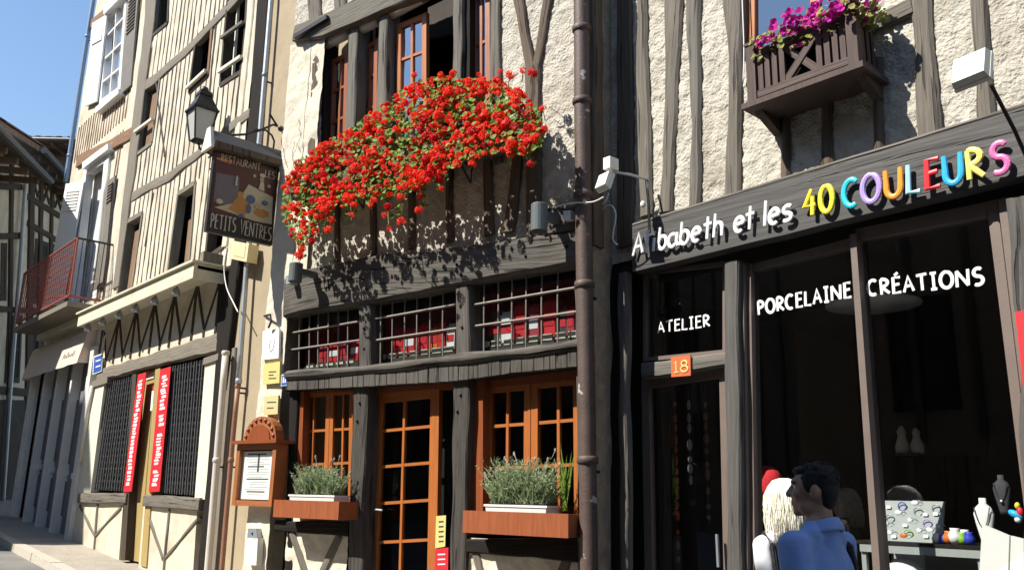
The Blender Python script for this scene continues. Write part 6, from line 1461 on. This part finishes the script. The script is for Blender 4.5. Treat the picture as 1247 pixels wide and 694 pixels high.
def person(lab, loc, face, headturn, hgt, female, top=None, hairm='hairblond'):
    k = hgt / 1.78; root = thing('person', lab, 'person', loc); root.rotation_euler.z = face; root.scale = (k,) * 3
    def add(name, me, m):
        me.materials.clear(); me.materials.append(M[m]); o = bpy.data.objects.new(name, me); C.objects.link(o); o.parent = root; return o
    hr = rotz(headturn); hc = V((-.005, 0, 1.66))
    def H(*p): return hr @ (V(p) - hc) + hc
    e = lambda c, r, rt=None: ('e', H(*c), r, hr @ (rt if rt else Matrix.Identity(3)))
    sw = .165 if female else .195
    head = [e((-.01, 0, 1.69), (.10, .077, .095)), e((-.025, 0, 1.665), (.085, .074, .085)), e((.035, 0, 1.635), (.062, .058, .08)), e((.05, 0, 1.583), (.045, .040, .032)), e((.074, 0, 1.567), (.022, .024, .02)),
            e((.078, 0, 1.705), (.022, .05, .016)), ('c', H(.088, 0, 1.69), H(.112, 0, 1.648), .011, .016), e((.1, .014, 1.645), (.012, .011, .009)), e((.1, -.014, 1.645), (.012, .011, .009)),
            e((.092, 0, 1.615), (.013, .024, .008)), e((.090, 0, 1.602), (.013, .022, .009)), e((.066, .04, 1.65), (.026, .022, .024)), e((.066, -.04, 1.65), (.026, .022, .024)), e((.02, .045, 1.59), (.045, .018, .035)), e((.02, -.045, 1.59), (.045, .018, .035))]
    for s in (-1, 1): head += [e((-.012, s * .079, 1.662), (.019, .009, .031)), e((-.004, s * .080, 1.64), (.010, .009, .013))]
    fa = .16
    armsL = []
    for s in (-1, 1):
        sh_ = V((-.01, s * sw, 1.42)); el = V((-.06 * s - .02, s * (sw + .045), 1.13)); wr = V((.06 - .10 * s, s * (sw + .03), .88))
        armsL += [('c', sh_, el, .052 if not female else .043, .042 if not female else .035), ('c', el, wr, .041 if not female else .034, .027)]
        d = (wr - el).normalized(); pc = wr + d * .055; armsL.append(('c', wr, wr + d * .075, .027, .032)); armsL.append(('e', pc, (.038, .019, .045)))
        for f_, (off, L1) in enumerate(((-.028, .062), (-.010, .074), (.009, .07), (.027, .056))):
            b0 = wr + d * .085 + V((off, 0, 0)); b1 = b0 + d * L1 * .55 + V((.004, -s * .006, 0)); b2 = b1 + (d + V((0, -s * .55, 0))).normalized() * L1 * .5; armsL += [('c', b0, b1, .0105, .0095), ('c', b1, b2, .0095, .008)]
        t0 = wr + d * .03 + V((.03, 0, 0)); t1 = t0 + d * .035 + V((.022, -s * .012, 0)); armsL += [('c', wr + d * .02, t0, .017, .014), ('c', t0, t1, .013, .010)]
    lg = []
    for s in (-1, 1):
        hp_ = V((0, s * .09, .92)); kn = V((.05 + .09 * s, s * .095, .5)); an = V((-.04 + .14 * s, s * .095, .09)); lg += [('c', hp_, kn, .088, .058), ('c', kn, an, .056, .04), ('c', an + V((0, 0, -.04)), an + V((.15, 0, -.055)), .042, .032)]
    torso = [('e', (0, 0, 1.27), (.115, sw * .9, .20)), ('c', (0, -sw + .03, 1.425), (0, sw - .03, 1.425), .055, .055), ('e', (0, 0, 1.08), (.112, .15, .18)), ('e', (0, 0, .94), (.115, .165, .13)), ('c', (-.025, 0, 1.44), H(-.018, 0, 1.60), .064 if not female else .052, .056 if not female else .047), ('c', (-.03, -.09, 1.46), (-.02, -.03, 1.52), .045, .045), ('c', (-.03, .09, 1.46), (-.02, .03, 1.52), .045, .045)]
    add('body', icoblob(head + torso + armsL + lg, .0075, 3, 'body'), 'skinpale' if female else 'skin')
    # clothes
    shirt = [('c', (-.03, 0, 1.40), (-.03, 0, 1.475), .09, .072), ('e', (0, 0, 1.27), (.135, sw * .9 + .03, .215)), ('c', (-.005, -sw + .03, 1.42), (-.005, sw - .03, 1.42), .068, .068), ('e', (0, 0, 1.08), (.132, .168, .2)), ('e', (0, 0, .93), (.135, .182, .12)), ('c', (-.03, -.09, 1.462), (-.02, -.03, 1.508), .055, .05), ('c', (-.03, .09, 1.462), (-.02, .03, 1.508), .055, .05)]
    for s in (-1, 1):
        sh_ = V((-.01, s * sw, 1.42)); el = V((-.06 * s - .02, s * (sw + .045), 1.13)); shirt.append(('c', sh_, sh_.lerp(el, .72), .071 if not female else .06, .068 if not female else .056))
    add('shirt', icoblob(shirt, .011, 4, 'shirt'), top or ('whitetop' if female else 'polo'))
    tro = [('e', (0, 0, .94), (.125, .175, .12))]
    for s in (-1, 1):
        hp_ = V((0, s * .09, .92)); kn = V((.05 + .09 * s, s * .095, .5)); an = V((-.04 + .14 * s, s * .095, .12)); tro += [('c', hp_, kn, .10, .075), ('c', kn, an, .074, .062)]
    add('trousers', icoblob(tro, .012, 3, 'trousers'), 'trousers')
    for s in (-1, 1):
        an = V((-.04 + .14 * s, s * .095, .09)); add('shoe', icoblob([('c', an + V((-.02, 0, -.04)), an + V((.16, 0, -.055)), .05, .036), ('e', an + V((0, 0, -.02)), (.055, .05, .05))], .01, 2, 'shoe'), 'iron')
    for s in (-1, 1):
        b = MB(); b.ball(H(.0765, s * .033, 1.677), .0115, 8, 6); o = add('eye', b.mesh('eye', M['eye'], smooth=True), 'eye'); b = MB(); b.ball(H(.0850, s * .034, 1.677), .0065, 6, 5); add('pupil', b.mesh('pupil', M['ink'], smooth=True), 'ink')
    if not female:
        hair = [e((-.020, 0, 1.702), (.096, .080, .088)), e((-.050, 0, 1.665), (.062, .074, .082)), e((.035, 0, 1.752), (.056, .058, .026)), e((-.055, 0, 1.615), (.040, .058, .04)), e((.008, .072, 1.70), (.03, .012, .05)), e((.008, -.072, 1.70), (.03, .012, .05))]
        for i_ in range(46): d = rdir(); d.z = abs(d.z); hair.append(e((-.022 + d.x * .088, d.y * .073, 1.708 + d.z * .081), (.016, .014, .012)))
        add('hair', icoblob(hair, .006, 2, 'hair'), 'hairdark')
        b = MB()
        for i_ in range(900):
            d = rdir(); d.z = d.z * .8 + .25
            if d.x > .55 and d.z < .45: continue
            q = V((-.022 + d.x * .094, d.y * .079, 1.70 + d.z * .088)); g = V((.5 * (d.x > 0) - .25, d.y * .6, .35 - d.z * .1)) + rdir() * .5; g = (g + d * .35).normalized() * U(.012, .024)
            if q.z < 1.60: continue
            s2 = g.cross(d).normalized() * .0016 if g.cross(d).length > 1e-4 else V((.001, 0, 0)); q2 = H(*q); g = hr @ g; s2 = hr @ s2
            b.add([q2 - s2, q2 + s2, q2 + g], [(0, 1, 2)])
        o = add('hair_strands', b.mesh('hair_strands', M['hairdark']), 'hairdark'); o['kind'] = 'stuff'
        for s in (-1, 1): b = MB(); b.tube([H(.077, s * .05, 1.697), H(.09, s * .034, 1.703), H(.094, s * .016, 1.699)], .005, 5); add('eyebrow', b.mesh('eyebrow', M['hairdark']), 'hairdark')
        col = []
        for i_ in range(44):
            a = i_ / 44 * 2 * math.pi; p_ = V((-.026 + .074 * math.cos(a), .076 * math.sin(a), 1.515 - .030 * math.cos(a))); col.append(('c', p_, p_ + V((.016 * math.cos(a), .022 * math.sin(a), -.042)), .009, .011))
        add('collar', icoblob(col, .006, 3, 'collar'), 'polo')
        b = MB(); b.flat = .2
        b.tube([V((.10, -.13, 1.15)), V((.075, -.15, 1.36)), V((.0, -.155, 1.485)), V((-.08, -.14, 1.42)), V((-.135, -.10, 1.25)), V((-.14, -.02, 1.0))], .017, 6); add('bag_strap', b.mesh('bag_strap', M['iron']), 'iron')
    else:
        hair = [e((-.02, 0, 1.70), (.112, .098, .10)), e((-.045, 0, 1.63), (.09, .10, .12)), e((-.05, 0, 1.56), (.072, .10, .075)), e((.02, .07, 1.60), (.05, .032, .12)), e((.02, -.07, 1.60), (.05, .032, .12))]
        add('hair', icoblob(hair, .009, 3, 'hair'), hairm)
        b = MB()
        for i_ in range(1500):
            a = U(.5, 2 * math.pi - .5); q = 1 + U(-.02, .22); ph = U(0, 6); am = U(.003, .011); L_ = U(.18, .36); path = []
            for t_ in range(9):
                t = t_ / 8
                if t < .4: k_ = t / .4; rr = .03 + .09 * math.sin(k_ * 1.57); z = 1.805 - .115 * k_ ** 1.8
                else: k_ = (t - .4) / .6; rr = .12 * (1 + (q - 1) * k_ * 1.6 - .22 * k_ * k_); z = 1.69 - L_ * .75 * k_
                wv = am * math.sin(ph + t * 9) * (t > .3)
                path.append(H(-.03 + (rr * .98 + wv) * math.cos(a) - .02 * t, (rr * .88 + wv) * math.sin(a) + wv * .6, z))
            b.tube(path, [.0016, .0026, .0028, .0028, .0028, .0026, .0022, .0016, .0006], 3)
        o = add('hair_strands', b.mesh('hair_strands', M[hairm], smooth=True), hairm); o['kind'] = 'stuff'
        for d_ in (0, .035):
            b = MB(); b.flat = .25; s = 1
            b.tube([V((.11, s * (.10 + d_), 1.2)), V((.06, s * (.115 + d_), 1.44)), V((-.01, s * (.125 + d_), 1.497)), V((-.075, s * (.13 + d_), 1.44)), V((-.13, s * (.15 + d_), 1.2)), V((-.10, s * (.21 + d_ * .3), .95))], .010, 6); add('bag_strap', b.mesh('bag_strap', M['iron']), 'iron')
        add('handbag', icoblob([('e', (-.08, .25, .86), (.14, .06, .12)), ('e', (-.08, .25, .80), (.15, .065, .08))], .012, 2, 'handbag'), 'iron')
    return root
def spot(px, py, depth): d = ROT @ camdir(px, py); return CAM + d * (depth / F)
pm_ = spot(991, 597, 4.0); pw_ = spot(952, 612, 4.95)
person('man with short dark hair in a blue polo shirt seen in profile from behind', (pm_.x, pm_.y, 0), math.radians(178), math.radians(24), 1.78 * (pm_.z) / 1.665, False)
person('blond woman in a white top with dark bag straps, by the shop window', (pw_.x, pw_.y, 0), math.radians(165), math.radians(-12), 1.78 * pw_.z / 1.665, True)
pt_ = spot(1027, 611, 6.9)
person('person with long grey brown hair and dark top, added inside the shop for a dim reflection', (pt_.x, pt_.y, .3), math.radians(190), math.radians(30), 1.78 * (pt_.z - .3) / 1.665, True, 'darktop', 'hairgrey')  # added figure, stands in for a dim reflection in the glass
